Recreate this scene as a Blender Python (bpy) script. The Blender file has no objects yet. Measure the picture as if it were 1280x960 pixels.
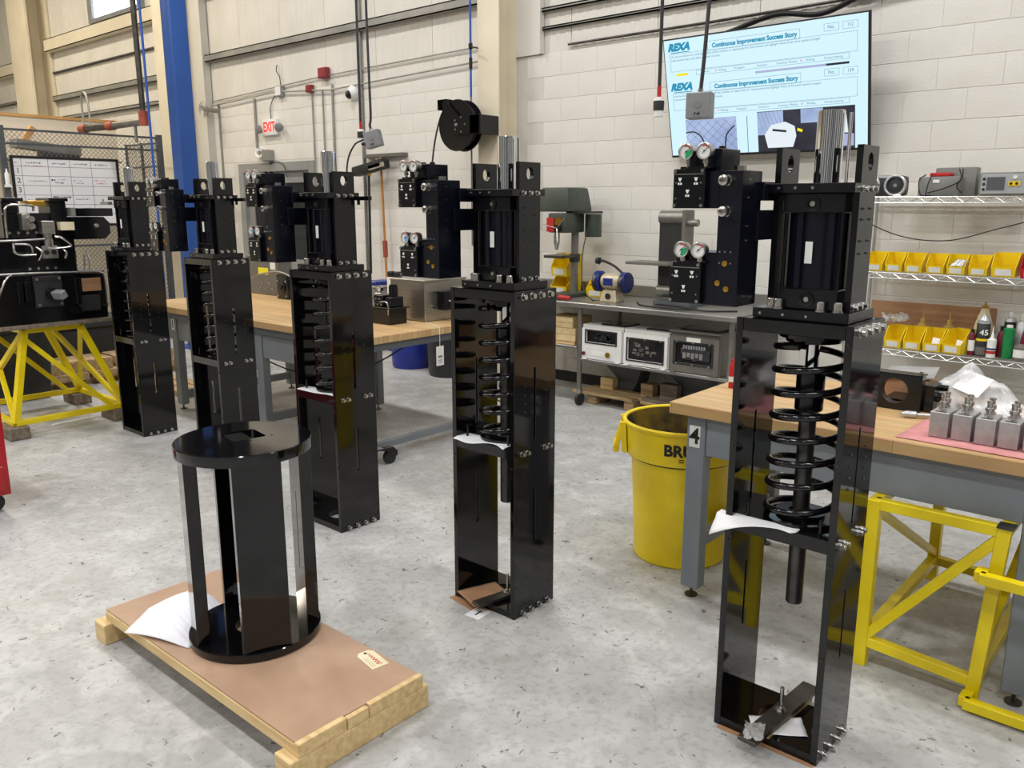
import bpy, bmesh, math, random
from mathutils import Vector, Matrix, Euler
random.seed(7)
R = math.radians
sc = bpy.context.scene
C = sc.collection
# ------------------------------------------------------------------ camera
cd = bpy.data.cameras.new('camera')
cd.sensor_width = 36.0
cd.lens = 1040.0 / 1280.0 * 36.0
cd.clip_start = 0.05
cam = bpy.data.objects.new('camera', cd)
cam.location = (0, 0, 1.7)
cam.rotation_euler = (R(90 - 12.15), 0, R(41.0))
C.objects.link(cam)
sc.camera = cam
# ------------------------------------------------------------------ view + world
sc.view_settings.view_transform = 'Standard'
sc.view_settings.look = 'None'
sc.view_settings.gamma = 1.0
sc.view_settings.use_curve_mapping = False
sc.view_settings.exposure = 0.0
w = bpy.data.worlds.new('world'); sc.world = w; w.use_nodes = True
w.node_tree.nodes['Background'].inputs[0].default_value = (0.75, 0.85, 1.0, 1)
w.node_tree.nodes['Background'].inputs[1].default_value = 0.6
# high-bay lamps: (x, y, colour); the bay on the left burns warmer
LAMPS = []
for x in (-15.5, -11.5, -7.5, -3.5, 0.5, 4.5):
    for y in (-5.0, -0.6, 3.8):
        LAMPS.append((x, y, (1.0, 0.88, 0.70) if x < -9 else (0.985, 0.985, 1.0)))
LAMP_Z, LAMP_W = 6.3, 100.0
for x, y, col in LAMPS:
    ld = bpy.data.lights.new('highbay_light', 'AREA')
    ld.shape = 'RECTANGLE'; ld.size = 1.2; ld.size_y = 0.5
    ld.energy = LAMP_W * (1.25 if x < -9 else 1.0); ld.color = col
    lo = bpy.data.objects.new('highbay_light', ld)
    lo.location = (x, y, LAMP_Z); C.objects.link(lo)

# ------------------------------------------------------------------ materials
MAT = {}
def lin(c):
    return tuple(((v / 255.0) / 12.92 if v <= 10 else ((v / 255.0 + 0.055) / 1.055) ** 2.4) for v in c)
def mat(name, rgb, rough=0.5, metal=0.0, rgb2=None, scale=6.0, detail=4.0, bump=0.0, bscale=None,
        coat=0.0, stretch=None, emit=0.0, alpha=1.0, trans=0.0, lo=0.35, hi=0.65, spec=None):
    m = bpy.data.materials.new(name); m.use_nodes = True
    nt = m.node_tree; b = nt.nodes['Principled BSDF']
    c = lin(rgb)
    b.inputs['Base Color'].default_value = (*c, 1)
    b.inputs['Roughness'].default_value = rough
    b.inputs['Metallic'].default_value = metal
    if coat: b.inputs['Coat Weight'].default_value = coat; b.inputs['Coat Roughness'].default_value = 0.08
    if spec is not None: b.inputs['Specular IOR Level'].default_value = spec
    if trans: b.inputs['Transmission Weight'].default_value = trans
    if alpha < 1: b.inputs['Alpha'].default_value = alpha
    if emit:
        b.inputs['Emission Color'].default_value = (*c, 1); b.inputs['Emission Strength'].default_value = emit
    tc = nt.nodes.new('ShaderNodeTexCoord')
    src = tc.outputs['Object']
    if stretch:
        mp = nt.nodes.new('ShaderNodeMapping'); mp.inputs['Scale'].default_value = stretch
        nt.links.new(src, mp.inputs[0]); src = mp.outputs[0]
    if rgb2 is not None:
        n = nt.nodes.new('ShaderNodeTexNoise'); n.inputs['Scale'].default_value = scale; n.inputs['Detail'].default_value = detail
        nt.links.new(src, n.inputs['Vector'])
        r = nt.nodes.new('ShaderNodeValToRGB')
        r.color_ramp.elements[0].position = lo; r.color_ramp.elements[0].color = (*c, 1)
        r.color_ramp.elements[1].position = hi; r.color_ramp.elements[1].color = (*lin(rgb2), 1)
        nt.links.new(n.outputs['Fac'], r.inputs[0]); nt.links.new(r.outputs[0], b.inputs['Base Color'])
        if emit: nt.links.new(r.outputs[0], b.inputs['Emission Color'])
    if bump:
        n2 = nt.nodes.new('ShaderNodeTexNoise'); n2.inputs['Scale'].default_value = bscale or scale * 4; n2.inputs['Detail'].default_value = 5
        nt.links.new(src, n2.inputs['Vector'])
        bp = nt.nodes.new('ShaderNodeBump'); bp.inputs['Strength'].default_value = bump; bp.inputs['Distance'].default_value = 0.01
        nt.links.new(n2.outputs['Fac'], bp.inputs['Height']); nt.links.new(bp.outputs[0], b.inputs['Normal'])
    MAT[name] = m
    return m

mat('black_paint', (8, 8, 10), 0.07, 0, (12, 12, 14), 3, spec=0.5)
mat('black_satin', (9, 10, 13), 0.22, 0, (14, 15, 19), 8, spec=0.45)
mat('black_anodised', (7, 9, 18), 0.26, 0, (10, 13, 24), 14, spec=0.4)
mat('black_rubber', (24, 24, 25), 0.6, 0, (34, 34, 34), 12)
mat('dark_plastic', (36, 37, 39), 0.45, 0, (46, 46, 48), 9)
mat('shaft_steel', (74, 73, 72), 0.38, 0.85, (92, 90, 88), 20)
mat('spring_black', (12, 12, 13), 0.12, 0, (16, 16, 17), 20)
mat('chrome', (232, 233, 236), 0.07, 1.0, (222, 224, 228), 5)
mat('zinc', (205, 203, 198), 0.25, 1.0, (176, 174, 170), 30)
mat('brass', (214, 168, 72), 0.28, 1.0, (196, 150, 60), 30)
mat('raw_bar', (66, 63, 58), 0.4, 0.7, (90, 86, 80), 10, bump=0.05)
mat('stainless', (176, 172, 164), 0.3, 0.9, (160, 156, 150), 3, stretch=(1, 1, 14))
mat('stainless_top', (150, 148, 145), 0.34, 0.85, (168, 166, 162), 3, stretch=(1, 12, 1))
mat('machined_block', (206, 206, 206), 0.42, 0.75, (180, 180, 180), 16)
mat('bench_grey', (132, 138, 143), 0.45, 0, (122, 128, 133), 3)
mat('bench_grey_dark', (94, 98, 101), 0.5, 0, (84, 88, 92), 3)
mat('safety_yellow', (244, 220, 18), 0.34, 0, (226, 200, 10), 5, bump=0.03)
mat('bin_yellow', (244, 214, 18), 0.4, 0, (232, 198, 10), 4)
mat('bin_red', (196, 26, 36), 0.4, 0, (180, 20, 30), 4)
mat('can_yellow', (246, 218, 16), 0.42, 0, (232, 200, 10), 5, detail=8, bump=0.06, bscale=9)
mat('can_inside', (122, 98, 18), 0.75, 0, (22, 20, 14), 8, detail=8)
mat('white_paint', (236, 236, 234), 0.45, 0, (228, 228, 226), 4)
mat('white_paper', (240, 240, 240), 0.75, 0, (232, 233, 236), 5)
mat('wrap_foam', (238, 238, 243), 0.6, 0, (222, 222, 230), 3, stretch=(1, 24, 1), bump=0.12, bscale=8)
mat('card_brown', (172, 132, 98), 0.8, 0, (156, 116, 84), 6)
mat('hardboard', (186, 154, 128), 0.55, 0, (170, 138, 112), 4, detail=8)
mat('pine', (226, 198, 146), 0.62, 0, (204, 172, 118), 3, stretch=(1.5, 14, 14), detail=6)
mat('pine_end', (232, 210, 164), 0.65, 0, (214, 186, 136), 24)
mat('pallet_wood', (190, 164, 122), 0.75, 0, (148, 122, 86), 3, stretch=(2, 12, 12), detail=6)
mat('old_timber', (132, 120, 104), 0.8, 0, (100, 88, 74), 5, stretch=(2, 9, 9))
mat('fitting_orange', (168, 78, 54), 0.5, 0, (146, 64, 44), 8)
mat('column_blue', (38, 84, 160), 0.42, 0, (34, 76, 148), 2)
mat('drum_blue', (32, 52, 158), 0.4, 0, (28, 44, 138), 4)
mat('hose_blue', (36, 84, 170), 0.45)
mat('red_plastic', (190, 40, 36), 0.4, 0, (170, 32, 30), 6)
mat('cart_red', (176, 20, 30), 0.3, 0, (150, 16, 24), 3)
mat('cloth_pink', (214, 150, 148), 0.9, 0, (198, 130, 130), 12, bump=0.4, bscale=40)
mat('grey_case', (132, 132, 128), 0.55, 0, (118, 118, 114), 6)
mat('enclosure_white', (232, 232, 228), 0.42, 0, (222, 222, 219), 3)
mat('enclosure_grey', (110, 106, 99), 0.45, 0, (100, 97, 90), 3)
mat('steel_pipe', (150, 148, 142), 0.4, 0.8, (130, 128, 124), 6)
mat('conduit_grey', (166, 164, 158), 0.45, 0.5, (150, 148, 142), 5)
mat('box_grey', (136, 138, 140), 0.45, 0, (124, 126, 128), 6)
mat('screen_dark', (20, 21, 24), 0.12)
mat('lens_grey', (90, 92, 94), 0.2)
mat('wire_chrome', (214, 214, 212), 0.25, 0.8, (196, 196, 194), 10)
mat('label_white', (234, 234, 228), 0.6, 0, (224, 224, 218), 9)
mat('tag_manila', (234, 222, 188), 0.7, 0, (224, 210, 174), 8)
mat('sticker_yellow', (240, 230, 30), 0.5)
mat('ink_black', (20, 20, 22), 0.6)
mat('ink_red', (200, 50, 44), 0.6)
mat('ink_grey', (120, 122, 126), 0.6)
mat('dial_white', (226, 226, 222), 0.35, 0, (218, 218, 214), 20)
mat('dial_green', (24, 150, 92), 0.4)
mat('dial_blue', (96, 160, 220), 0.4)
mat('dial_red', (214, 70, 70), 0.4)
mat('broom_wood', (190, 130, 58), 0.55, 0, (172, 114, 48), 5)
mat('cap_green', (20, 130, 66), 0.4, 0, (16, 112, 56), 6)
mat('press_green', (66, 74, 66), 0.4, 0, (56, 64, 57), 6)
mat('grinder_blue', (28, 46, 122), 0.35, 0, (24, 38, 104), 5)
mat('grinder_tan', (200, 188, 160), 0.4, 0.3, (184, 172, 146), 6)
mat('amber', (196, 168, 96), 0.3, 0, (176, 146, 76), 6)
mat('maroon', (110, 24, 40), 0.4, 0, (96, 20, 34), 6)
mat('boombox_silver', (196, 198, 200), 0.32, 0.4, (182, 184, 186), 8)
mat('exit_red', (255, 48, 40), 0.4, emit=0.9)
mat('drywall', (238, 226, 204), 0.8, 0, (230, 217, 194), 3)
mat('trim_orange', (206, 160, 98), 0.6, 0, (190, 142, 82), 4, stretch=(8, 1, 8))
mat('block_paint', (228, 225, 217), 0.62, 0, (218, 214, 205), 2.2, detail=6, bump=0.22, bscale=60)
mat('mortar', (216, 212, 203), 0.75, 0, (206, 202, 193), 3)
mat('siding', (222, 218, 209), 0.5, 0, (212, 208, 198), 1.5)
mat('steel_cream', (228, 218, 194), 0.5, 0, (216, 206, 182), 2)
mat('girt_grey', (158, 155, 148), 0.5, 0.2, (140, 138, 132), 4)
mat('door_grey', (150, 150, 146), 0.5, 0, (140, 140, 136), 3)
mat('room_far', (104, 104, 104), 0.8, 0, (86, 86, 86), 1)
mat('alarm_red', (142, 44, 48), 0.45, 0, (128, 36, 40), 6)
mat('sheaf_grey', (160, 158, 156), 0.4, 0, (136, 134, 132), 8, bump=0.2)
mat('ceiling_white', (206, 206, 202), 0.8, 0, (194, 194, 190), 1)
mat('cage_dark', (92, 96, 98), 0.5, 0.3, (80, 84, 86), 5)
mat('mesh_wire', (128, 124, 116), 0.45, 0.5, (112, 108, 100), 8)
mat('whiteboard', (238, 236, 236), 0.3, 0, (230, 229, 230), 2)
mat('glass_dark', (36, 40, 44), 0.06, 0, (46, 50, 54), 2)
mat('sky_pane', (236, 244, 252), 0.3, emit=3.2)
mat('lamp_diffuser', (255, 250, 240), 0.4, emit=2.0)
mat('scr_bg', (212, 244, 255), 0.5, emit=1.0)
mat('scr_ink', (56, 116, 150), 0.5, emit=0.93)
mat('scr_teal', (20, 150, 190), 0.5, emit=0.93)
mat('scr_dark', (26, 30, 48), 0.5, emit=0.93)
mat('scr_lilac', (176, 184, 222), 0.5, emit=0.93)
mat('scr_photo', (150, 170, 214), 0.5, rgb2=(186, 204, 240), scale=4, emit=0.93)
mat('scr_photo_dark', (50, 52, 66), 0.5, rgb2=(30, 30, 42), scale=6, emit=0.93)
mat('scr_white', (236, 246, 252), 0.5, emit=0.93)
mat('scr_yellow', (250, 236, 20), 0.5, emit=0.93)
mat('scr_pink', (240, 120, 150), 0.5, emit=0.93)

for k_, m_ in MAT.items():
    if k_.startswith('scr_'):
        b_ = m_.node_tree.nodes['Principled BSDF']
        for l_ in list(b_.inputs['Base Color'].links): m_.node_tree.links.remove(l_)
        b_.inputs['Base Color'].default_value = (0.004, 0.004, 0.005, 1)
def plastic_film():
    m = mat('plastic_film', (232, 234, 236), 0.18, 0, (250, 250, 250), 9, detail=8, bump=0.7, bscale=14)
    nt = m.node_tree; b = nt.nodes['Principled BSDF']
    n = nt.nodes.new('ShaderNodeTexNoise'); n.inputs['Scale'].default_value = 11; n.inputs['Detail'].default_value = 6
    r = nt.nodes.new('ShaderNodeMapRange'); r.inputs['From Min'].default_value = 0.38; r.inputs['From Max'].default_value = 0.66
    r.inputs['To Min'].default_value = 0.3; r.inputs['To Max'].default_value = 0.85
    tc = nt.nodes.new('ShaderNodeTexCoord')
    nt.links.new(tc.outputs['Object'], n.inputs['Vector']); nt.links.new(n.outputs['Fac'], r.inputs['Value']); nt.links.new(r.outputs[0], b.inputs['Alpha'])
plastic_film()
mat('clear_bag', (214, 210, 204), 0.15, 0, (240, 240, 240), 9, alpha=0.3, bump=0.5)

def concrete():
    m = bpy.data.materials.new('concrete_floor'); m.use_nodes = True
    nt = m.node_tree; N = nt.nodes.new; L = nt.links.new; b = nt.nodes['Principled BSDF']
    tc = N('ShaderNodeTexCoord')
    def noise(scale, det, lo, hi, dist=0.0):
        n = N('ShaderNodeTexNoise'); n.inputs['Scale'].default_value = scale; n.inputs['Detail'].default_value = det; n.inputs['Distortion'].default_value = dist
        L(tc.outputs['Object'], n.inputs['Vector'])
        r = N('ShaderNodeMapRange'); r.inputs['From Min'].default_value = lo; r.inputs['From Max'].default_value = hi
        L(n.outputs['Fac'], r.inputs['Value']); return r.outputs[0]
    def mix(f, a, c, fac=1.0):
        x = N('ShaderNodeMix'); x.data_type = 'RGBA'
        if fac != 1.0:
            mm = N('ShaderNodeMath'); mm.operation = 'MULTIPLY'; mm.inputs[1].default_value = fac; L(f, mm.inputs[0]); f = mm.outputs[0]
        L(f, x.inputs[0])
        if isinstance(a, tuple): x.inputs[6].default_value = (*lin(a), 1)
        else: L(a, x.inputs[6])
        x.inputs[7].default_value = (*lin(c), 1); return x.outputs[2]
    c = mix(noise(1.1, 6, 0.35, 0.68), (182, 182, 179), (164, 164, 161))
    c = mix(noise(6, 9, 0.44, 0.66, 0.8), c, (200, 200, 198), 0.7)
    c = mix(noise(34, 6, 0.48, 0.70, 0.6), c, (144, 143, 140), 0.55)
    c = mix(noise(2.3, 10, 0.60, 0.70, 1.2), c, (150, 148, 142), 0.45)
    # small dark flecks and scuffs
    c = mix(noise(24, 2, 0.695, 0.72, 0.8), c, (82, 81, 78), 0.8)
    c = mix(noise(13, 3, 0.705, 0.72, 2.4), c, (90, 89, 85), 0.75)
    # hairline cracks
    v = N('ShaderNodeTexVoronoi'); v.feature = 'DISTANCE_TO_EDGE'; v.inputs['Scale'].default_value = 0.42
    nw = N('ShaderNodeTexNoise'); nw.inputs['Scale'].default_value = 3.0; nw.inputs['Detail'].default_value = 6
    L(tc.outputs['Object'], nw.inputs['Vector'])
    va = N('ShaderNodeVectorMath'); va.operation = 'MULTIPLY_ADD'; va.inputs[1].default_value = (0.5, 0.5, 0.5)
    L(nw.outputs['Color'], va.inputs[0]); L(tc.outputs['Object'], va.inputs[2]); L(va.outputs[0], v.inputs['Vector'])
    mr = N('ShaderNodeMapRange'); mr.inputs['From Min'].default_value = 0.0; mr.inputs['From Max'].default_value = 0.003
    mr.inputs['To Min'].default_value = 1; mr.inputs['To Max'].default_value = 0
    L(v.outputs['Distance'], mr.inputs['Value'])
    c = mix(mr.outputs[0], c, (130, 128, 124), 0.25)
    L(c, b.inputs['Base Color'])
    rr = N('ShaderNodeMapRange'); rr.inputs['To Min'].default_value = 0.34; rr.inputs['To Max'].default_value = 0.58
    L(noise(3, 6, 0.3, 0.7), rr.inputs['Value']); L(rr.outputs[0], b.inputs['Roughness'])
    bp = N('ShaderNodeBump'); bp.inputs['Strength'].default_value = 0.10; bp.inputs['Distance'].default_value = 0.01
    L(noise(60, 6, 0.2, 0.8), bp.inputs['Height']); L(bp.outputs[0], b.inputs['Normal'])
    MAT['concrete_floor'] = m
concrete()

def butcher(name, c1, c2, c3):
    m = bpy.data.materials.new(name); m.use_nodes = True
    nt = m.node_tree; N = nt.nodes.new; L = nt.links.new; b = nt.nodes['Principled BSDF']
    tc = N('ShaderNodeTexCoord')
    br = N('ShaderNodeTexBrick'); br.inputs['Scale'].default_value = 1.0
    br.inputs['Brick Width'].default_value = 0.9; br.inputs['Row Height'].default_value = 0.042; br.inputs['Mortar Size'].default_value = 0.0012
    br.inputs['Color1'].default_value = (*lin(c1), 1); br.inputs['Color2'].default_value = (*lin(c2), 1); br.inputs['Mortar'].default_value = (*lin(c3), 1)
    L(tc.outputs['Object'], br.inputs['Vector'])
    mp = N('ShaderNodeMapping'); mp.inputs['Scale'].default_value = (3, 26, 26); L(tc.outputs['Object'], mp.inputs[0])
    n = N('ShaderNodeTexNoise'); n.inputs['Scale'].default_value = 2; n.inputs['Detail'].default_value = 6; L(mp.outputs[0], n.inputs['Vector'])
    x = N('ShaderNodeMix'); x.data_type = 'RGBA'; x.blend_type = 'MULTIPLY'; x.inputs[0].default_value = 0.35
    L(br.outputs['Color'], x.inputs[6]); L(n.outputs['Color'], x.inputs[7])
    L(x.outputs[2], b.inputs['Base Color']); b.inputs['Roughness'].default_value = 0.42
    MAT[name] = m
butcher('butcher_block', (226, 190, 138), (206, 166, 112), (166, 122, 76))

# ------------------------------------------------------------------ mesh helpers
def ortho(d):
    d = Vector(d).normalized()
    a = Vector((0, 0, 1)) if abs(d.z) < 0.9 else Vector((1, 0, 0))
    u = d.cross(a).normalized(); v = d.cross(u).normalized()
    return d, u, v

class B:
    def __init__(s): s.bm = bmesh.new()
    def face(s, vs):
        try: return s.bm.faces.new(vs)
        except ValueError: return None
    def hexa(s, P, bev=0.0):
        """eight corners: bottom 4 ccw, top 4 ccw"""
        v = [s.bm.verts.new(p) for p in P]
        fs = [s.face([v[i] for i in f]) for f in ((3, 2, 1, 0), (4, 5, 6, 7), (0, 1, 5, 4), (1, 2, 6, 5), (2, 3, 7, 6), (3, 0, 4, 7))]
        if bev > 0:
            es = list({e for f in fs if f for e in f.edges})
            bmesh.ops.bevel(s.bm, geom=es, offset=bev, segments=2 if bev > 0.006 else 1, affect='EDGES', profile=0.6)
        return s
    def box(s, x0, x1, y0, y1, z0, z1, bev=0.0):
        return s.hexa([(x0, y0, z0), (x1, y0, z0), (x1, y1, z0), (x0, y1, z0), (x0, y0, z1), (x1, y0, z1), (x1, y1, z1), (x0, y1, z1)], bev)
    def obox(s, c, size, rot=(0, 0, 0), bev=0.0):
        """box centred at c, rotated by euler degrees"""
        M = Euler([R(a) for a in rot]).to_matrix(); hx, hy, hz = (k / 2 for k in size); c = Vector(c)
        P = [c + M @ Vector((x * hx, y * hy, z * hz)) for z in (-1, 1) for x, y in ((-1, -1), (1, -1), (1, 1), (-1, 1))]
        return s.hexa(P, bev)
    def bar(s, a, b, w, h=None, up=(0, 0, 1), bev=0.0):
        """rectangular bar from a to b, w wide and h high"""
        h = h or w; a = Vector(a); b = Vector(b); d = (b - a).normalized(); up = Vector(up)
        if abs(d.dot(up)) > 0.98: up = Vector((0, 1, 0))
        x = d.cross(up).normalized(); y = x.cross(d).normalized()
        def q(p): return [p - x * w / 2 - y * h / 2, p + x * w / 2 - y * h / 2, p + x * w / 2 + y * h / 2, p - x * w / 2 + y * h / 2]
        return s.hexa(q(a) + q(b), bev)
    def ring(s, c, u, v, r, n, ph=0.0):
        return [s.bm.verts.new(Vector(c) + u * (r * math.cos(ph + 2 * math.pi * i / n)) + v * (r * math.sin(ph + 2 * math.pi * i / n))) for i in range(n)]
    def cyl(s, c, d, h, r, r2=None, n=16, cap=True, ph=0.0):
        """cylinder from base centre c along d"""
        d, u, v = ortho(d); r2 = r if r2 is None else r2
        a = s.ring(c, u, v, r, n, ph); b = s.ring(Vector(c) + d * h, u, v, r2, n, ph)
        for i in range(n): s.face([a[i], b[i], b[(i + 1) % n], a[(i + 1) % n]])
        if cap: s.face(a); s.face(b[::-1])
        return s
    def lathe(s, c, prof, d=(0, 0, 1), n=24):
        """prof: list of (radius, distance along d); open profile, radius 0 closes"""
        d, u, v = ortho(d); prev = None
        for r, h in prof:
            p = Vector(c) + d * h
            cur = [s.bm.verts.new(p)] if r < 1e-6 else s.ring(p, u, v, r, n)
            if prev:
                if len(prev) == 1 and len(cur) > 1:
                    for i in range(n): s.face([prev[0], cur[i], cur[(i + 1) % n]])
                elif len(cur) == 1 and len(prev) > 1:
                    for i in range(n): s.face([prev[i], cur[0], prev[(i + 1) % n]])
                elif len(cur) > 1:
                    for i in range(n): s.face([prev[i], cur[i], cur[(i + 1) % n], prev[(i + 1) % n]])
            prev = cur
        return s
    def tube(s, pts, r, n=8, cap=True):
        pts = [Vector(p) for p in pts]; prev = None; first = None; u = None
        for i, p in enumerate(pts):
            t = (pts[min(i + 1, len(pts) - 1)] - pts[max(i - 1, 0)]).normalized()
            if u is None: _, u, v = ortho(t)
            else:
                u = (u - t * u.dot(t)).normalized(); v = t.cross(u).normalized()
            cur = s.ring(p, u, v, r if not callable(r) else r(i / (len(pts) - 1)), n)
            if prev:
                for k in range(n): s.face([prev[k], prev[(k + 1) % n], cur[(k + 1) % n], cur[k]])
            else: first = cur
            prev = cur
        if cap: s.face(first[::-1]); s.face(prev)
        return s
    def prism(s, poly, d, h):
        """poly: 3D points of a planar polygon, pushed along vector d by h"""
        d = Vector(d).normalized() * h
        a = [s.bm.verts.new(p) for p in poly]; b = [s.bm.verts.new(Vector(p) + d) for p in poly]; n = len(poly)
        s.face(a[::-1]); s.face(b)
        for i in range(n): s.face([a[i], a[(i + 1) % n], b[(i + 1) % n], b[i]])
        return s
    def plate_hole(s, o, u, v, w, h, t, hc, hr, hr2=None, n=24):
        """plate w x h from corner o along u, v, thickness t along u x v, elliptical hole at hc=(a,b) radii hr, hr2"""
        o = Vector(o); u = Vector(u).normalized(); v = Vector(v).normalized(); d = u.cross(v) * t; hr2 = hr2 or hr
        def sq(a):
            c, q = math.cos(a), math.sin(a); k = []
            if c > 1e-9: k.append((w - hc[0]) / c)
            if c < -1e-9: k.append(-hc[0] / c)
            if q > 1e-9: k.append((h - hc[1]) / q)
            if q < -1e-9: k.append(-hc[1] / q)
            m = min(k); return hc[0] + m * c, hc[1] + m * q
        an = [2 * math.pi * i / n for i in range(n)] + [math.atan2(y - hc[1], x - hc[0]) % (2 * math.pi) for x, y in ((0, 0), (w, 0), (w, h), (0, h))]
        an = sorted(an); L = len(an); rows = []
        for k in (0, 1):
            inn = [s.bm.verts.new(o + u * (hc[0] + hr * math.cos(a)) + v * (hc[1] + hr2 * math.sin(a)) + d * k) for a in an]
            out = [s.bm.verts.new(o + u * sq(a)[0] + v * sq(a)[1] + d * k) for a in an]
            rows.append((inn, out))
        for i in range(L):
            j = (i + 1) % L
            (i0, o0), (i1, o1) = rows
            s.face([i0[i], o0[i], o0[j], i0[j]][::-1]); s.face([i1[i], o1[i], o1[j], i1[j]])
            s.face([o0[i], o0[j], o1[j], o1[i]]); s.face([i0[j], i0[i], i1[i], i1[j]])
        return s
    def mesh(s, name, m, smooth=35):
        bmesh.ops.remove_doubles(s.bm, verts=s.bm.verts, dist=1e-6)
        bmesh.ops.recalc_face_normals(s.bm, faces=s.bm.faces)
        me = bpy.data.meshes.new(name); s.bm.to_mesh(me); s.bm.free()
        me.materials.append(MAT[m])
        if smooth:
            me.shade_smooth(); me.set_sharp_from_angle(angle=R(smooth))
        return me
    def build(s, name, m, parent=None, smooth=35):
        """coordinates are world ones; the origin goes to the parent's, or to the base of the mesh"""
        me = s.mesh(name, m, smooth)
        o = bpy.data.objects.new(name, me); C.objects.link(o)
        if parent is not None:
            off = OFF.get(parent.name, Vector((0, 0, 0))); me.transform(Matrix.Translation(-off))
            o.parent = parent; OFF[o.name] = off
        else:
            xs = [v.co for v in me.vertices]
            c = Vector(((min(p.x for p in xs) + max(p.x for p in xs)) / 2, (min(p.y for p in xs) + max(p.y for p in xs)) / 2, min(p.z for p in xs)))
            me.transform(Matrix.Translation(-c)); o.location = c; OFF[o.name] = c
        return o
OFF = {}
def thing(name, label, cat, loc=(0, 0, 0), rz=0.0, group=None, local=False):
    o = bpy.data.objects.new(name, None); C.objects.link(o)
    o.empty_display_size = 0.05; o.location = loc; o.rotation_euler = (0, 0, R(rz))
    o['label'] = label; o['category'] = cat
    if group: o['group'] = group
    OFF[o.name] = Vector((0, 0, 0)) if (local or rz) else Vector(loc)
    return o
def tag(o, label, cat, group=None):
    o['label'] = label; o['category'] = cat
    if group: o['group'] = group
    return o
def struct(o):
    o['kind'] = 'structure'; return o
def inst(name, me, parent, loc, rot=(0, 0, 0)):
    """a child sharing mesh data, at world position loc"""
    o = bpy.data.objects.new(name, me); C.objects.link(o)
    if parent is not None:
        o.parent = parent; o.location = Vector(loc) - OFF.get(parent.name, Vector((0, 0, 0)))
    else: o.location = loc
    o.rotation_euler = [R(a) for a in rot]
    OFF[o.name] = Vector(loc)
    return o
def copy_tree(o, parent=None):
    c = o.copy(); C.objects.link(c); c.parent = parent
    for ch in list(o.children): copy_tree(ch, c)
    return c
def text_mesh(body, size, m, extrude=0.0, bold=0.0, align='CENTER', sx=1.0):
    cu = bpy.data.curves.new('text', 'FONT'); cu.body = body; cu.size = size; cu.align_x = align; cu.align_y = 'CENTER'
    cu.extrude = extrude; cu.offset = bold; cu.resolution_u = 3
    t = bpy.data.objects.new('text', cu); C.objects.link(t)
    dg = bpy.context.evaluated_depsgraph_get()
    me = bpy.data.meshes.new_from_object(t.evaluated_get(dg)); bpy.data.objects.remove(t); bpy.data.curves.remove(cu)
    if sx != 1.0: me.transform(Matrix.Diagonal((sx, 1, 1, 1)))
    me.materials.clear(); me.materials.append(MAT[m])
    return me
def bez(pts, n=8):
    """smooth curve through the points"""
    P = [Vector(p) for p in pts]; P = [P[0] * 2 - P[1]] + P + [P[-1] * 2 - P[-2]]; out = []
    for i in range(1, len(P) - 2):
        a, b, c, d = P[i - 1:i + 3]
        for k in range(n):
            t = k / n
            out.append(0.5 * ((2 * b) + (c - a) * t + (2 * a - 5 * b + 4 * c - d) * t * t + (3 * b - a - 3 * c + d) * t ** 3))
    return out + [P[-2]]

# ================================================================== SETTING
U0, U1, V0, WV, TOP = -24.0, 8.0, -9.0, 6.45, 7.0
struct(B().box(U0, U1, V0, WV + 0.3, -0.2, 0.0).build('floor', 'concrete_floor'))
struct(B().box(U0, U1, V0, WV + 0.3, TOP, TOP + 0.1).build('ceiling', 'ceiling_white'))
struct(B().box(U0 - 0.2, U0, V0, WV + 0.3, 0, TOP).build('wall_left', 'siding'))
struct(B().box(U1, U1 + 0.2, V0, WV + 0.3, 0, TOP).build('wall_right', 'room_far'))
struct(B().box(U0, U1, V0 - 0.2, V0, 0, TOP).build('wall_front', 'room_far'))
for n_, x_ in enumerate((-20.0, -15.0, -10.5, -6.0, -2.0, 2.0, 5.5)):  # pale strips added out of view to give striped reflections in chrome
    struct(B().box(x_, x_ + 0.9, V0, V0 + 0.2, 0, TOP).build('trim_%d' % (30 + n_), 'ceiling_white'))
for n_, y_ in enumerate((-7.0, -3.0, 0.5, 3.5)):  # more unseen strips on the side wall, added for the same reflections
    struct(B().box(U1 - 0.2, U1, y_, y_ + 0.9, 0, TOP).build('trim_%d' % (40 + n_), 'ceiling_white'))
BT = 3.08           # top of the block courses
wb = B()
wb.box(U0, -10.55, WV - 0.009, WV + 0.2, 0, BT); wb.box(-8.83, U1, WV - 0.009, WV + 0.2, 0, BT); wb.box(-10.55, -8.83, WV - 0.009, WV + 0.2, 2.24, BT)
wall = struct(wb.build('wall_back', 'mortar'))
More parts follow.
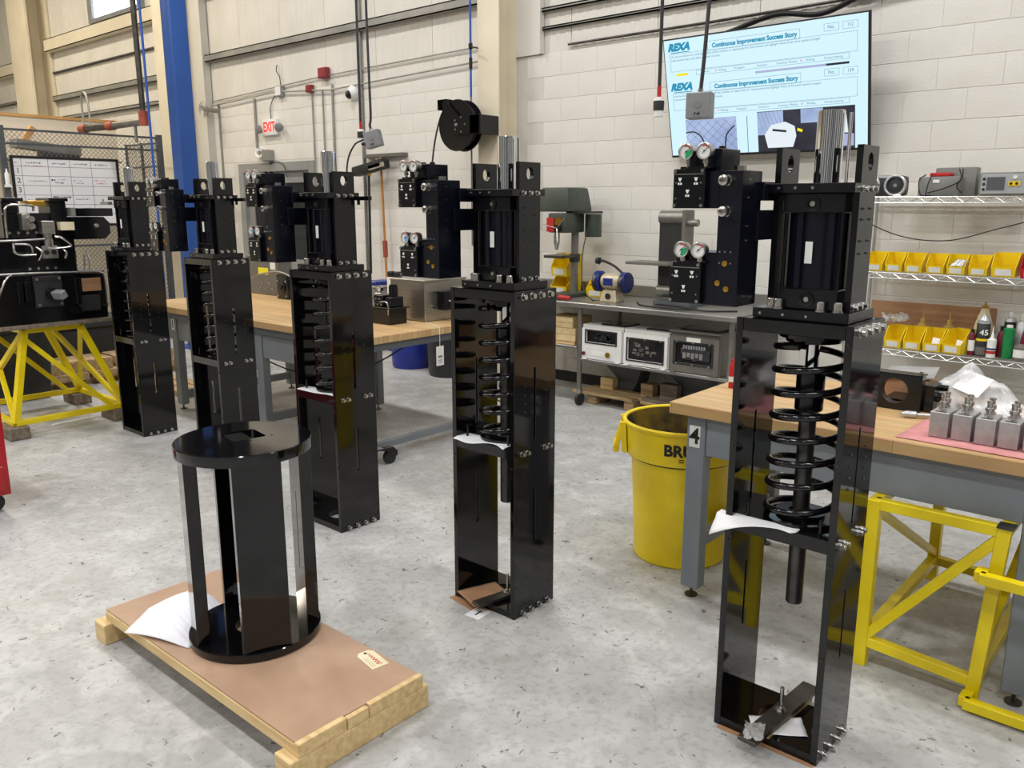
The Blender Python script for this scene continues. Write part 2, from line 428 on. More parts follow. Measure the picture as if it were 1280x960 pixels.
# block courses: the largest in view are bricks of their own, the rest one part
import itertools
fwd = Vector((-math.sin(R(41)) * math.cos(R(12.15)), math.cos(R(41)) * math.cos(R(12.15)), -math.sin(R(12.15))))
blk = {}
def block_mesh(w):
    if w not in blk:
        blk[w] = B().box(-w / 2, w / 2, -0.012, 0.03, -0.0995, 0.0995, 0.002).mesh('concrete_block', 'block_paint')
    return blk[w]
cells = []
for r in range(15):
    z = BT - 0.1033 - r * 0.2033
    for k in range(-30, 3):
        u = k * 0.406 + (0.203 if r % 2 else 0) + 0.08
        if -10.75 < u < -8.6 and z < 2.33: continue
        if -5.95 < u < -5.4: continue
        d = Vector((u, WV, z - 1.7)); f = d.dot(fwd)
        seen = 0
        if f > 0:
            px = 640 + 1040 * (u * math.cos(R(41)) + WV * math.sin(R(41))) / f
            up = Vector((-math.sin(R(41)) * math.sin(R(12.15)), math.cos(R(41)) * math.sin(R(12.15)), math.cos(R(12.15))))
            py = 480 - 1040 * d.dot(up) / f
            if -30 < px < 1310 and -20 < py < 520: seen = 1 / f ** 2 * (1.0 if py < 330 else 0.6)
        cells.append((seen, u, z))
cells.sort(reverse=True)
rest = B()
for i, (q, u, z) in enumerate(cells):
    if i < 290 and q > 0: inst('concrete_block', block_mesh(0.4035), wall, (u, WV, z))
    else: rest.box(u - 0.2015, u + 0.2015, WV - 0.012, WV + 0.01, z - 0.0995, z + 0.0995)
ro = rest.build('concrete_block_rest', 'block_paint', wall, 0); ro['kind'] = 'stuff'
# metal siding above the blocks, a sheet at a time
wu = struct(B().box(U0, U1, WV + 0.02, WV + 0.2, BT, TOP).build('wall_upper', 'siding'))
sb = B()
sw = 0.91
for i in range(9):
    x = -sw / 2 + (i + 0.5) * sw / 9
    sb.hexa([(x - 0.016, -0.0035, 0), (x + 0.016, -0.0035, 0), (x + 0.03, 0.002, 0), (x - 0.03, 0.002, 0),
             (x - 0.016, -0.0035, TOP - BT), (x + 0.016, -0.0035, TOP - BT), (x + 0.03, 0.002, TOP - BT), (x - 0.03, 0.002, TOP - BT)])
sb.box(-sw / 2 + 0.003, sw / 2 - 0.003, 0.0, 0.02, 0, TOP - BT)
sm = sb.mesh('siding_sheet', 'siding', 0)
for i in range(35):
    inst('siding_sheet', sm, wu, (U0 + sw * (i + 0.5), WV, BT))
# steel columns against the wall
t = struct(B().box(-5.80, -5.53, WV - 0.28, WV - 0.262, 0, TOP).box(-5.80, -5.53, WV - 0.035, WV - 0.015, 0, TOP).box(-5.675, -5.655, WV - 0.262, WV - 0.035, 0, TOP).build('trim_1', 'steel_cream'))
struct(B().box(-5.53, -5.2, WV - 0.035, WV - 0.0125, BT + 0.003, TOP).box(-5.215, -5.2, WV - 0.075, WV - 0.0352, BT + 0.003, TOP).build('trim_2', 'siding'))
struct(B().box(-11.85, -11.42, WV - 0.42, WV - 0.40, 0, TOP).box(-11.85, -11.42, WV - 0.035, WV - 0.015, 0, TOP).box(-11.46, -11.42, WV - 0.40, WV - 0.035, 0, TOP).build('trim_3', 'steel_cream'))
struct(B().box(-11.42, -11.12, WV - 0.12, WV - 0.013, 0, TOP).build('trim_4', 'siding'))
struct(B().box(-17.15, -16.35, WV - 0.40, WV - 0.36, 0, TOP).box(-17.15, -16.35, WV - 0.05, WV - 0.013, 0, TOP).box(-16.79, -16.72, WV - 0.36, WV - 0.05, 0, TOP).build('trim_5', 'steel_cream'))
# girts: horizontal steel rails on the siding
def girt(n, u0, u1, z, h, dp, m='girt_grey'):
    struct(B().box(u0, u1, WV - dp, WV - dp + 0.012, z - h / 2, z + h / 2).box(u0, u1, WV - dp, WV - 0.012, z + h / 2 - 0.012, z + h / 2).box(u0, u1, WV - dp, WV - 0.012, z - h / 2, z - h / 2 + 0.012).build('trim_%d' % n, m))
girt(6, -11.12, -5.80, 3.66, 0.09, 0.09); girt(7, -5.2, 2.0, 3.46, 0.035, 0.05); girt(8, -5.2, 2.0, 3.30, 0.03, 0.04)
girt(9, -16.35, -11.85, 4.42, 0.2, 0.14, 'steel_cream'); girt(10, -16.35, -11.85, 3.54, 0.09, 0.09)
girt(11, -16.35, -11.85, 3.98, 0.03, 0.04); girt(12, -16.35, -11.85, 3.20, 0.06, 0.06)
girt(13, U0, -17.15, 4.2, 0.2, 0.14, 'steel_cream'); girt(14, U0, -17.15, 3.62, 0.05, 0.06); girt(15, U0, -17.15, 3.15, 0.1, 0.09)
girt(16, -11.12, -5.80, 4.5, 0.09, 0.09)
# high window in the left bay
wn = struct(B().box(-14.62, -14.47, WV - 0.08, WV + 0.0, 4.56, 6.0).box(-12.95, -12.85, WV - 0.08, WV, 4.56, 6.0).box(-14.468, -12.952, WV - 0.08, WV, 4.56, 4.62).box(-14.468, -12.952, WV - 0.08, WV, 5.95, 6.0).build('window_1', 'box_grey'))
B().box(-14.47, -12.95, WV - 0.04, WV - 0.015, 4.62, 5.95).build('pane', 'sky_pane', wn)
# double door
dr = struct(B().box(-10.55, -10.43, WV - 0.03, WV + 0.1, 0, 2.24).box(-8.95, -8.83, WV - 0.03, WV + 0.1, 0, 2.24).box(-10.428, -8.952, WV - 0.03, WV + 0.1, 2.13, 2.24).build('door_1', 'door_grey'))
for x0, x1 in ((-10.43, -9.7), (-9.68, -8.95)):
    lf = B()
    lf.box(x0, x0 + 0.14, WV + 0.02, WV + 0.06, 0.01, 2.13); lf.box(x1 - 0.14, x1, WV + 0.02, WV + 0.06, 0.01, 2.13)
    lf.box(x0 + 0.14, x1 - 0.14, WV + 0.02, WV + 0.06, 1.98, 2.13); lf.box(x0 + 0.14, x1 - 0.14, WV + 0.02, WV + 0.06, 0.01, 1.0)
    lo_ = lf.build('door_leaf', 'door_grey', dr)
    B().box(x0 + 0.14, x1 - 0.14, WV + 0.035, WV + 0.045, 1.0, 1.98).build('pane', 'glass_dark', lo_)
    hx = x1 - 0.07 if x0 < -10 else x0 + 0.07
    B().tube([(hx, WV + 0.02, 1.0), (hx, WV - 0.04, 1.0), (hx, WV - 0.04, 1.25), (hx, WV + 0.02, 1.25)], 0.01).build('door_handle', 'zinc', lo_)
struct(B().box(-8.6, -5.85, WV - 0.024, WV - 0.012, 0, 0.1).box(-5.45, U1, WV - 0.024, WV - 0.012, 0, 0.1).build('baseboard_back', 'black_rubber'))
# drywall partition at the far left with a timber cap
pw = struct(B().box(-12.12, -12.0, -2.0, 5.45, 0, 2.80).build('wall_partition', 'drywall'))
B().box(-12.14, -11.98, -2.0, 5.47, 2.80, 2.835).build('cap_rail', 'trim_orange', pw)
# high-bay fittings over the lights
hb = B().box(-0.66, 0.66, -0.31, 0.31, 0.03, 0.10, 0.01).mesh('housing', 'white_paint')
hd = B().box(-0.58, 0.58, -0.23, 0.23, 0.018, 0.03).mesh('diffuser', 'lamp_diffuser')
hc = B().cyl((0, 0, 0.1), (0, 0, 1), TOP - LAMP_Z - 0.1, 0.01, n=6).mesh('rod', 'steel_pipe')
for x, y, c in LAMPS:
    t = thing('ceiling_light', 'white rectangular high-bay lamp hung on two rods from the ceiling', 'lamp', (x, y, LAMP_Z), 0, 'high-bay lamps under the ceiling')
    inst('housing', hb, t, (x, y, LAMP_Z)); inst('diffuser', hd, t, (x, y, LAMP_Z))
    for k in (-0.4, 0.4): inst('rod', hc, t, (x + k, y, LAMP_Z))
# free-standing blue column
bc = thing('steel_column', 'tall square blue painted steel column behind the long wooden bench', 'column', (-9.5, 5.1, 0))
B().box(-9.62, -9.40, 5.0, 5.2, 0.02, TOP, 0.008).build('shaft', 'column_blue', bc)
B().box(-9.72, -9.30, 4.9, 5.3, 0, 0.02).build('base_plate', 'column_blue', bc)

# ================================================================== SPRING ACTUATORS (the five black towers)
W_, D_, H_ = 0.3475, 0.2635, 1.371
TH = 0.022
P0 = (W_ / 2, D_ / 2)
FLS = [(-6.362, 2.725), (-5.124, 2.679), (-3.742, 2.532), (-2.436, 2.416), (-1.125, 2.327)]
def bolt_mesh(name, r, h, m='zinc', washer=True):
    b = B()
    if washer: b.cyl((0, 0, 0), (1, 0, 0), 0.0025, r * 1.35, n=12)
    b.cyl((0.0025 if washer else 0, 0, 0), (1, 0, 0), h, r, n=12)
    b.cyl((h * 0.6, 0, 0), (1, 0, 0), h * 0.4 + 0.003, r * 0.86, r * 0.8, n=12)
    return b.mesh(name, m)
def gauge(parent, x, y, z, colour, back=0.055):
    r = 0.0225
    g = B().lathe((x, y + 0.022, z), [(0, 0), (r * 0.93, 0), (r * 0.95, 0.018), (r * 1.06, 0.019), (r * 1.06, 0.027), (r * 0.9, 0.028), (r * 0.86, 0.0225), (0, 0.0225)], (0, -1, 0), 24)
    g.cyl((x, y + 0.012, z - 0.045), (0, 0, 1), 0.026, 0.0055, n=8)
    g.cyl((x, y + 0.012, z - 0.034), (0, 0, 1), 0.01, 0.009, n=6)
    g = g.build('gauge', 'zinc', parent)
    B().cyl((x, y + 0.0, z), (0, -1, 0), 0.001, r * 0.86, n=24).build('dial', 'dial_white', g)
    if colour:
        c = B(); pts = [(x, y - 0.0018, z)] + [(x + r * 0.8 * math.cos(R(a)), y - 0.0018, z + r * 0.8 * math.sin(R(a))) for a in range(-100, 21, 15)]
        c.prism(pts, (0, -1, 0), 0.0005); c.build('dial_sector', colour, g)
    c = B()
    for k in range(9):
        a = R(30 + k * 10); c.obox((x + r * 0.68 * math.cos(a), y - 0.0016, z + r * 0.68 * math.sin(a)), (r * 0.10, 0.0006, r * 0.16), (0, -math.degrees(a) + 90, 0))
    c.build('dial_arc', 'dial_red', g)
    B().bar((x - 0.006, y - 0.003, z - 0.006), (x + 0.010, y - 0.003, z + 0.009), 0.0012, 0.001, (0, 1, 0)).cyl((x, y - 0.002, z), (0, -1, 0), 0.002, 0.0025, n=8).build('needle', 'ink_black', g)
    return g

def make_tower():
    t = thing('spring_actuator', 'x', 'actuator', (W_ / 2, D_ / 2, 0), 0, 'black spring actuators in a row')
    # side plates with two slots each
    for x0, x1 in ((0, TH), (W_ - TH, W_)):
        b = B(); c = 0.128; s = 0.006
        b.box(x0, x1, 0, c - s, 0, H_, 0.0015); b.box(x0, x1, c + s, D_, 0, H_, 0.0015)
        for z0, z1 in ((0, 0.32), (0.545, 0.765), (1.06, H_)): b.box(x0 + 0.0001, x1 - 0.0001, c - s - 0.003, c + s + 0.003, z0 + 0.001, z1 - 0.001)
        b.build('side_plate', 'black_paint', t)
    B().box(TH, W_ - TH, 0.002, D_ - 0.002, H_ - 0.04, H_ - 0.001, 0.0015).build('top_plate', 'black_paint', t)
    B().plate_hole((TH, 0.002, 0.695), (1, 0, 0), (0, 1, 0), W_ - 2 * TH, D_ - 0.004, 0.042, (W_ / 2 - TH, 0.13), 0.034).build('shelf_plate', 'black_paint', t)
    B().plate_hole((TH, 0.002, 0.001), (1, 0, 0), (0, 1, 0), W_ - 2 * TH, D_ - 0.004, 0.03, (W_ / 2 - TH, 0.13), 0.07, n=32).build('base_plate', 'black_paint', t)
    cu, cv = 0.187, 0.135
    # spring seats, spring, shaft
    B().lathe((cu, cv, 0.738), [(0.035, 0), (0.112, 0), (0.112, 0.012), (0.075, 0.014), (0.075, 0.026), (0.035, 0.026), (0.035, 0)], n=32).build('spring_seat', 'spring_black', t)
    B().lathe((cu, cv, 1.300), [(0.022, 0), (0.08, 0), (0.08, 0.012), (0.1, 0.014), (0.1, 0.03), (0.022, 0.03), (0.022, 0)], n=32).build('spring_seat', 'spring_black', t)
    pts = []; turns = 7.4; n = 170
    for i in range(n):
        f = i / (n - 1); a = 2 * math.pi * turns * f + 2.2
        zz = 0.765 + 0.53 * f
        if f < 0.1: zz = 0.763 + (0.53 * 0.1 + 0.002) * (f / 0.1) ** 1.6
        pts.append((cu + 0.105 * math.cos(a), cv + 0.105 * math.sin(a), zz))
    B().tube(pts, 0.0108, 10).build('coil_spring', 'spring_black', t, 60)
    B().lathe((cu, cv, 0), [(0, 0.452), (0.024, 0.452), (0.026, 0.456), (0.026, 1.10), (0.0, 1.10)], n=24).build('shaft', 'shaft_steel', t)
    B().lathe((cu, cv, 0), [(0, 1.085), (0.036, 1.085), (0.042, 1.09), (0.042, 1.205), (0.03, 1.215), (0, 1.215)], n=24).build('coupling', 'black_satin', t)
    B().cyl((cu, cv, 1.21), (0, 0, 1), 0.125, 0.02, n=20).build('lower_rod', 'chrome', t)
    for x, y in ((0.06, 0.03), (0.29, 0.03)): B().cyl((x, y, 0.737), (0, 0, 1), 0.05, 0.005, n=8).build('stud', 'black_satin', t)
    # cylinder on top
    fl = B().box(0.035, 0.32, 0.03, 0.24, H_, H_ + 0.03, 0.0015).build('flange', 'black_satin', t)
    bs = bolt_mesh('screw', 0.0042, 0.003, washer=False)
    for x in (0.06, 0.13, 0.2): inst('screw', bs, fl, (W_ / 2 - W_ / 2 + x, 0.03, H_ + 0.014), (0, 0, -90))
    B().box(0.100, 0.275, 0.055, 0.225, 1.401, 1.462, 0.003).build('cylinder_foot', 'black_satin', t)
    b = B(); rr = 0.078; pol = []
    for i in range(48):                       # barrel with flat sides and grooves
        a = 2 * math.pi * i / 48; q = max(abs(math.cos(a)), abs(math.sin(a)))
        rad = min(rr / q, rr * 1.22) * (0.955 if i % 6 == 3 else 1.0)
        pol.append((cu + rad * math.cos(a), cv + 0.005 + rad * math.sin(a), 1.462))
    b.prism(pol, (0, 0, 1), 0.215); b.build('cylinder_barrel', 'black_anodised', t, 20)
    B().box(0.098, 0.277, 0.052, 0.228, 1.677, 1.733, 0.003).build('cylinder_head', 'black_satin', t)
    for x in (0.108, 0.268):
        for y in (0.062, 0.218): B().cyl((x, y, 1.46), (0, 0, 1), 0.22, 0.006, n=8).build('tie_rod', 'black_satin', t)
    hp = B().box(0.052, 0.306, 0.035, 0.235, 1.733, 1.760, 0.0015).build('head_plate', 'black_satin', t)
    for x in (0.09, 0.14, 0.19): inst('screw', bs, hp, (x, 0.035, 1.747), (0, 0, -90))
    for z, y in ((1.703, 0.052), (1.432, 0.055)):
        pp = B().lathe((cu, y, z), [(0, 0), (0.022, 0), (0.022, 0.004), (0.014, 0.005), (0.013, 0.001), (0, 0.001)], (0, -1, 0), 20).build('port', 'black_satin', t)
        B().cyl((cu, y - 0.001, z), (0, -1, 0), 0.004, 0.008, n=6).build('plug', 'zinc', pp)
    B().box(0.172, 0.193, 0.0555, 0.0572, 1.535, 1.597).build('label_plate', 'label_white', t)
    B().lathe((cu, cv + 0.005, 1.76), [(0, 0), (0.0375, 0), (0.0375, 0.201), (0.0345, 0.203), (0, 0.203)], n=40).build('upper_rod', 'chrome', t, 25)
    B().cyl((cu + 0.052, cv + 0.015, 1.76), (0, 0, 1), 0.195, 0.005, n=10).build('guide_rod', 'chrome', t)
    # lifting plates with eyes
    for x0 in (0.058, 0.288):
        B().plate_hole((x0, 0.078, H_ + 0.03), (0, 1, 0), (0, 0, 1), 0.127, 1.862 - H_ - 0.03, 0.018, (0.0635, 1.818 - H_ - 0.03), 0.021, 0.025).build('lifting_plate', 'black_satin', t)
    mb_ = bolt_mesh('bolt', 0.0105, 0.016); ms = bolt_mesh('bolt', 0.007, 0.011); md = bolt_mesh('hole_dot', 0.0035, 0.002, 'raw_bar', False)  # the smallest dark discs stand in for tapped holes, shade put into their colour
    me_ = bolt_mesh('bolt', 0.0085, 0.014)
    xr = W_
    for y in (0.05, 0.105, 0.16, 0.215): inst('bolt', mb_, t, (xr, y, 1.350))
    for y in (0.05, 0.105, 0.16, 0.215): inst('bolt', me_, t, (xr, y, 0.018))
    for y in (0.045, 0.078, 0.19, 0.223): inst('bolt', me_, t, (xr, y, 0.714))
    for y in (0.098, 0.14, 0.182):
        inst('bolt', ms, t, (0.306, y, 1.745)); inst('bolt', ms, t, (0.306, y, H_ + 0.042))
    for z in (1.69, 1.66, 1.60, 1.565):
        for y in (0.11, 0.17): inst('hole_dot', md, t, (0.306, y, z))
    for z in (0.99, 0.955, 0.92, 0.885):
        for y in (0.065, 0.195): inst('hole_dot', md, t, (xr, y, z))
    for z in (1.32, 0.97, 0.66, 0.36):
        inst('hole_dot', md, t, (W_ - TH / 2, 0.0, z), (0, 0, -90)); inst('hole_dot', md, t, (TH / 2, 0.0, z), (0, 0, -90))
    cb = B().cyl((0, 0, 0), (0, 0, 1), 0.004, 0.016, n=16).cyl((0, 0, 0.004), (0, 0, 1), 0.022, 0.0125, n=16).cyl((0, 0, 0.026), (0, 0, 1), 0.003, 0.0125, 0.010, n=16).mesh('cap_screw', 'zinc')
    for x, y in ((0.085, 0.05), (0.11, 0.042), (0.235, 0.042), (0.28, 0.05)): inst('cap_screw', cb, t, (x, y, H_ + 0.03))
    return t

def make_module(t):
    """hydraulic unit carried on the left flank of the cylinder"""
    b = B().box(-0.025, 0.045, -0.105, 0.02, 1.412, 1.795, 0.0015).box(-0.155, -0.024, -0.104, 0.019, 1.69, 1.795, 0.0015).box(-0.155, -0.024, -0.104, 0.019, 1.412, 1.565, 0.0015)
    mf = b.build('manifold', 'black_anodised', t)
    B().box(0.018, 0.062, -0.03, 0.125, 1.60, 1.685, 0.0015).box(0.018, 0.062, 0.0, 0.115, 1.712, 1.765, 0.0015).build('mounting_bracket', 'black_anodised', t)
    B().box(-0.135, -0.032, -0.085, 0.03, 1.795, 1.858, 0.002).build('junction_block', 'black_anodised', t)
    sp = B().cyl((0, 0, 0), (0, -1, 0), 0.005, 0.0052, n=10).mesh('screw', 'zinc')
    ss = B().cyl((0, 0, 0), (0, -1, 0), 0.003, 0.0028, n=8).mesh('screw', 'zinc')
    tx = [B().prism([(-0.006, 0.005, 0), (0.006, 0.005, 0), (0.002, -0.005, 0), (-0.002, -0.005, 0)], (0, 0, 1), 0.0004).mesh('stamped_mark', 'label_white', 0), B().box(-0.0065, -0.001, -0.003, 0.003, 0, 0.0004).box(0.001, 0.0065, -0.003, 0.003, 0, 0.0004).mesh('stamped_mark', 'label_white', 0)]
    for z0, z1 in ((1.69, 1.802), (1.414, 1.535)):
        pl = B().box(-0.164, -0.062, -0.123, -0.105, z0, z1, 0.0012).build('cover_plate', 'black_satin', t)
        B().box(-0.160, -0.066, -0.1245, -0.123, z1 - 0.0165, z1 - 0.014).build('edge_strip', 'zinc', pl)
        for x in (-0.157, -0.069):
            for z in (z0 + 0.008, z1 - 0.007): inst('screw', sp, pl, (x, -0.123, z))
            for z in (z0 + 0.028, z1 - 0.04): inst('screw', ss, pl, (x + (0.004 if x < -0.1 else -0.004), -0.123, z))
        for x, z in ((-0.142, z1 - 0.036), (-0.09, z1 - 0.036), (-0.116, z0 + 0.042)):
            inst('stamped_mark', tx[0], pl, (x, -0.1235, z + 0.006), (90, 0, 0)); inst('stamped_mark', tx[1], pl, (x, -0.1235, z - 0.006), (90, 0, 0))
    for x, z, c in ((-0.124, 1.850, 'dial_green'), (-0.066, 1.850, None), (-0.126, 1.572, 'dial_green'), (-0.070, 1.572, None)):
        g = gauge(t, x, -0.125, z, c)
    for z in (1.535, 1.802):
        B().box(-0.145, -0.05, -0.118, -0.09, z, z + 0.006).build('gauge_base', 'black_satin', t)
    for x, z in ((0.002, 1.768), (0.004, 1.682)):
        f = B().cyl((x, -0.105, z), (0, -1, 0), 0.012, 0.017, n=6).build('fitting', 'zinc', t)
        B().lathe((x, -0.117, z), [(0.009, 0), (0.0145, 0), (0.0145, 0.022), (0.0085, 0.024), (0.008, 0.012), (0, 0.012)], (0, -1, 0), 16).build('fitting_end', 'zinc', f)
    B().cyl((0.004, -0.04, 1.795), (0, 0, 1), 0.015, 0.017, n=6).build('top_plug', 'zinc', t)
    for x, z in ((0.004, 1.535), (-0.016, 1.478), (0.012, 1.462)):
        B().lathe((x, -0.105, z), [(0, 0), (0.0085, 0), (0.0085, 0.002), (0.004, 0.0025), (0.004, 0.001), (0, 0.001)], (0, -1, 0), 12).build('brass_plug', 'brass', t)
    for x, z in ((-0.012, 1.568), (0.004, 1.568), (0.022, 1.568), (-0.012, 1.536), (0.022, 1.536)): inst('screw', ss, t, (x, -0.105, z))
    for z in (1.44, 1.60, 1.64, 1.72, 1.77): inst('screw', ss, t, (0.045, -0.06, z), (0, 0, 90))
    for x, y in ((-0.11, -0.03), (-0.06, -0.03)):
        B().lathe((x, y, 1.858), [(0, 0), (0.011, 0), (0.011, 0.008), (0.007, 0.01), (0, 0.01)], n=10).build('cable_gland', 'black_satin', t)

def paper_tongue(name, x0, x1, y0, y1, z, drop, seed, label, cat):
    """a torn sheet lying on the shelf and hanging over the front edge"""
    rnd = random.Random(seed); b = B(); nx, ny = 14, 7; g = []
    for j in range(ny + 1):
        row = []
        for i in range(nx + 1):
            fx, fy = i / nx, j / ny
            edge = y0 - drop * (0.45 + 0.35 * math.sin(3.2 * fx + seed) + 0.2 * math.sin(9 * fx + seed * 2))
            y = y1 + (edge - y1) * fy
            over = max(0.0, y0 - y)
            row.append(b.bm.verts.new((x0 + (x1 - x0) * fx, y, z + 0.003 + 0.002 * math.sin(6 * fx + 3 * fy) - over * over * 4.0 - over * 0.12)))
        g.append(row)
    for j in range(ny):
        for i in range(nx): b.face([g[j][i], g[j][i + 1], g[j + 1][i + 1], g[j + 1][i]])
    o = b.build(name, 'white_paper')
    md = o.modifiers.new('thick', 'SOLIDIFY'); md.thickness = 0.0008; md.offset = 1
    return tag(o, label, cat)

proto = make_tower()
bare = copy_tree(proto)                         # the one beside the yellow stand carries no hydraulic unit
make_module(proto)
towers = [bare, proto] + [copy_tree(proto) for _ in range(3)]
TL = ['black spring actuator tower without gauges beside the yellow trestle stand',
      'black spring actuator tower with gauges at the numbered leg of the long wooden bench',
      'black spring actuator tower standing in front of the long wooden bench with the stainless box',
      'black spring actuator tower standing alone between the round stand and the yellow bin',
      'black spring actuator tower in front of the grey bench numbered 4']
for o, (x, y), l in zip(towers, FLS, TL):
    o.location = (x + W_ / 2, y + D_ / 2, 0); o['label'] = l
# lower dials differ: the two middle towers show a blue sector on the left-hand lower gauge
for o in towers[2:4]:
    gs = [c for c in o.children if c.name.startswith('gauge') and not c.name.startswith('gauge_base')]
    for k, g in enumerate(gs):
        for c in g.children:
            if c.name.startswith('dial_sector'):
                c.data = c.data.copy(); c.data.materials[0] = MAT['dial_blue']
                if k < 2: c.data.materials[0] = MAT['dial_white']
# pointer arms at the back of the two towers by the long bench
for o, (x, y) in list(zip(towers, FLS))[1:3]:
    b = B().box(0.31, 0.42, 0.20, 0.222, 1.722, 1.742, 0.001).cyl((0.33, 0.21, 1.70), (0, 0, 1), 0.03, 0.008, n=8)
    p = b.mesh('pointer_arm', 'black_satin'); p.transform(Matrix.Translation((-W_ / 2, -D_ / 2, 0)))
    po = bpy.data.objects.new('pointer_arm', p); C.objects.link(po); po.parent = o
b = B().box(-0.07, 0.06, 0.03, 0.06, 1.70, 1.722, 0.001).cyl((-0.05, 0.045, 1.722), (0, 0, 1), 0.02, 0.006, n=8)
p = b.mesh('pointer_arm', 'grey_case'); p.transform(Matrix.Translation((-W_ / 2, -D_ / 2, 0)))
po = bpy.data.objects.new('pointer_arm', p); C.objects.link(po); po.parent = towers[0]

# papers on the spring shelves
for k, (i, l) in enumerate(((2, 'white paper strip on the spring shelf of the tower before the long bench'), (3, 'white torn paper hanging over the spring shelf of the lone tower'), (4, 'white curled paper sticking out of the spring shelf of the tower at bench 4'))):
    x, y = FLS[i]
    if i == 4:
        b = B(); g = []
        for j in range(9):
            row = []
            for q in range(15):
                fx, fy = q / 14, j / 8
                xx = x - 0.03 + 0.26 * fx
                wd = 0.034 * math.sin(math.pi * min(1, 0.25 + fx * 0.95)) ** 0.7 * (1.1 - 0.55 * fx) + 0.004
                yy = y + 0.03 - (wd + 0.02 * (1 - fx)) * fy - 0.025 * fy
                zz = 0.741 + 0.018 * math.sin(math.pi * fx) * fy - 0.05 * fy * fy * (1 - fx) ** 2 - 0.012 * fy
                row.append(b.bm.verts.new((xx if fx > 0.09 else xx, yy, max(zz, 0.7395 if yy > y else 0))))
            g.append(row)
        for j in range(8):
            for q in range(14): b.face([g[j][q], g[j][q + 1], g[j + 1][q + 1], g[j + 1][q]])
        o = b.build('paper_sheet', 'white_paper'); md = o.modifiers.new('thick', 'SOLIDIFY'); md.thickness = 0.0008; md.offset = 1
        tag(o, l, 'paper')
    else:
        paper_tongue('paper_sheet', x + TH + 0.002, x + W_ - TH - 0.005 - (0.02 if i == 3 else 0.0), y + 0.004, y + 0.07, 0.737, 0.05 if i == 3 else 0.015, 1.3 + k, l, 'paper')

def clamp_bar(x, y, z, ang, L, w, th, label, stud):
    t = thing('steel_bar', label, 'bar', (x, y, z), ang, local=True)
    B().box(-L / 2, L / 2, -w / 2, w / 2, 0, th, 0.001).build('bar', 'raw_bar', t)
    B().cyl((stud, 0, th), (0, 0, 1), 0.085, 0.0065, n=10).build('stud', 'zinc', t)
    B().cyl((stud, 0, th), (0, 0, 1), 0.003, 0.019, n=16).build('washer', 'zinc', t)
    B().cyl((stud, 0, th + 0.003), (0, 0, 1), 0.010, 0.0125, n=6).build('nut', 'zinc', t)
    return t
# tower at bench 4: cardboard, paper, steel bar
x5, y5 = FLS[4]
tag(B().obox((x5 + 0.18, y5 + 0.008, 0.0006), (0.32, 0.05, 0.001), (0, 0, 1)).build('cardboard_strip', 'card_brown'), 'brown cardboard strip under the base of the tower at bench 4', 'cardboard')
def floor_paper(name, pts, z, m, label, cat, th=0.0008):
    return tag(B().prism([(px, py, z) for px, py in pts], (0, 0, 1), th).build(name, m), label, cat)
def crumple(name, cx, cy, z, w, h, ang, amp, m, label, cat, seed=1, nx=12, ny=10):
    rnd = random.Random(seed); b = B(); g = []; ca, sa = math.cos(R(ang)), math.sin(R(ang))
    for j in range(ny + 1):
        row = []
        for i in range(nx + 1):
            fx, fy = i / nx - 0.5, j / ny - 0.5
            lx, ly = fx * w, fy * h
            zz = amp * (1 + math.sin(fx * 9 + seed) * math.cos(fy * 7 - seed) * 0.6 + 0.4 * math.sin(13 * fy + 5 * fx)) * 0.5
            row.append(b.bm.verts.new((cx + lx * ca - ly * sa + rnd.uniform(-1, 1) * amp * 0.2, cy + lx * sa + ly * ca + rnd.uniform(-1, 1) * amp * 0.2, z + 0.001 + max(0, zz + rnd.uniform(-0.2, 0.2) * amp))))
        g.append(row)
    for j in range(ny):
        for i in range(nx): b.face([g[j][i], g[j][i + 1], g[j + 1][i + 1], g[j + 1][i]])
    o = b.build(name, m); md = o.modifiers.new('thick', 'SOLIDIFY'); md.thickness = 0.0008; md.offset = 1
    return tag(o, label, cat)
clamp_bar(-0.948, 2.45, 0.046, 85.5, 0.44, 0.062, 0.014, 'long flat steel bar with an upright bolt in the tower at bench 4', -0.0)
tag(B().obox((-0.943, 2.47, 0.0385), (0.05, 0.30, 0.015), (0, 0, -4.5)).build('wood_strip', 'pallet_wood'), 'thin wooden strip under the steel bar in the base of the tower at bench 4', 'wood')
crumple('paper_scrap', -0.935, 2.40, 0.032, 0.17, 0.10, 35, 0.004, 'white_paper', 'crumpled white paper under the steel bar in the base of the tower at bench 4', 'paper', 3)
crumple('plastic_wrap', -0.962, 2.275, 0.061, 0.06, 0.09, 20, 0.018, 'clear_bag', 'clear plastic wrap bunched on the near end of the flat steel bar', 'plastic', 5)
floor_paper('cardboard_sheet', [(-0.96 + 0.066 * math.cos(a * math.pi / 12), 2.452 + 0.066 * math.sin(a * math.pi / 12)) for a in range(24)], 0.0015, 'card_brown', 'brown cardboard disc seen through the base hole of the tower at bench 4', 'cardboard')
clamp_bar(-2.225, 2.47, 0.036, 78, 0.24, 0.052, 0.014, 'short dark steel bar with an upright bolt lying in the base of the lone tower', 0.05)
crumple('cardboard_sheet', -2.30, 2.465, 0.0315, 0.17, 0.19, -20, 0.003, 'card_brown', 'brown cardboard sheet under the steel bar in the base of the lone tower', 'cardboard', 8)
tag(B().obox((-2.33, 2.405, 0.0008), (0.22, 0.07, 0.0012), (0, 0, -8)).build('cardboard_strip', 'card_brown'), 'brown cardboard strip on the floor under the lone tower', 'cardboard')
fp = thing('paper_note', 'small white paper note on the floor by the base of the lone tower', 'paper', (-2.245, 2.362, 0.001), 4, local=True)
B().box(-0.038, 0.038, -0.045, 0.045, 0, 0.0008).build('sheet', 'white_paper', fp)
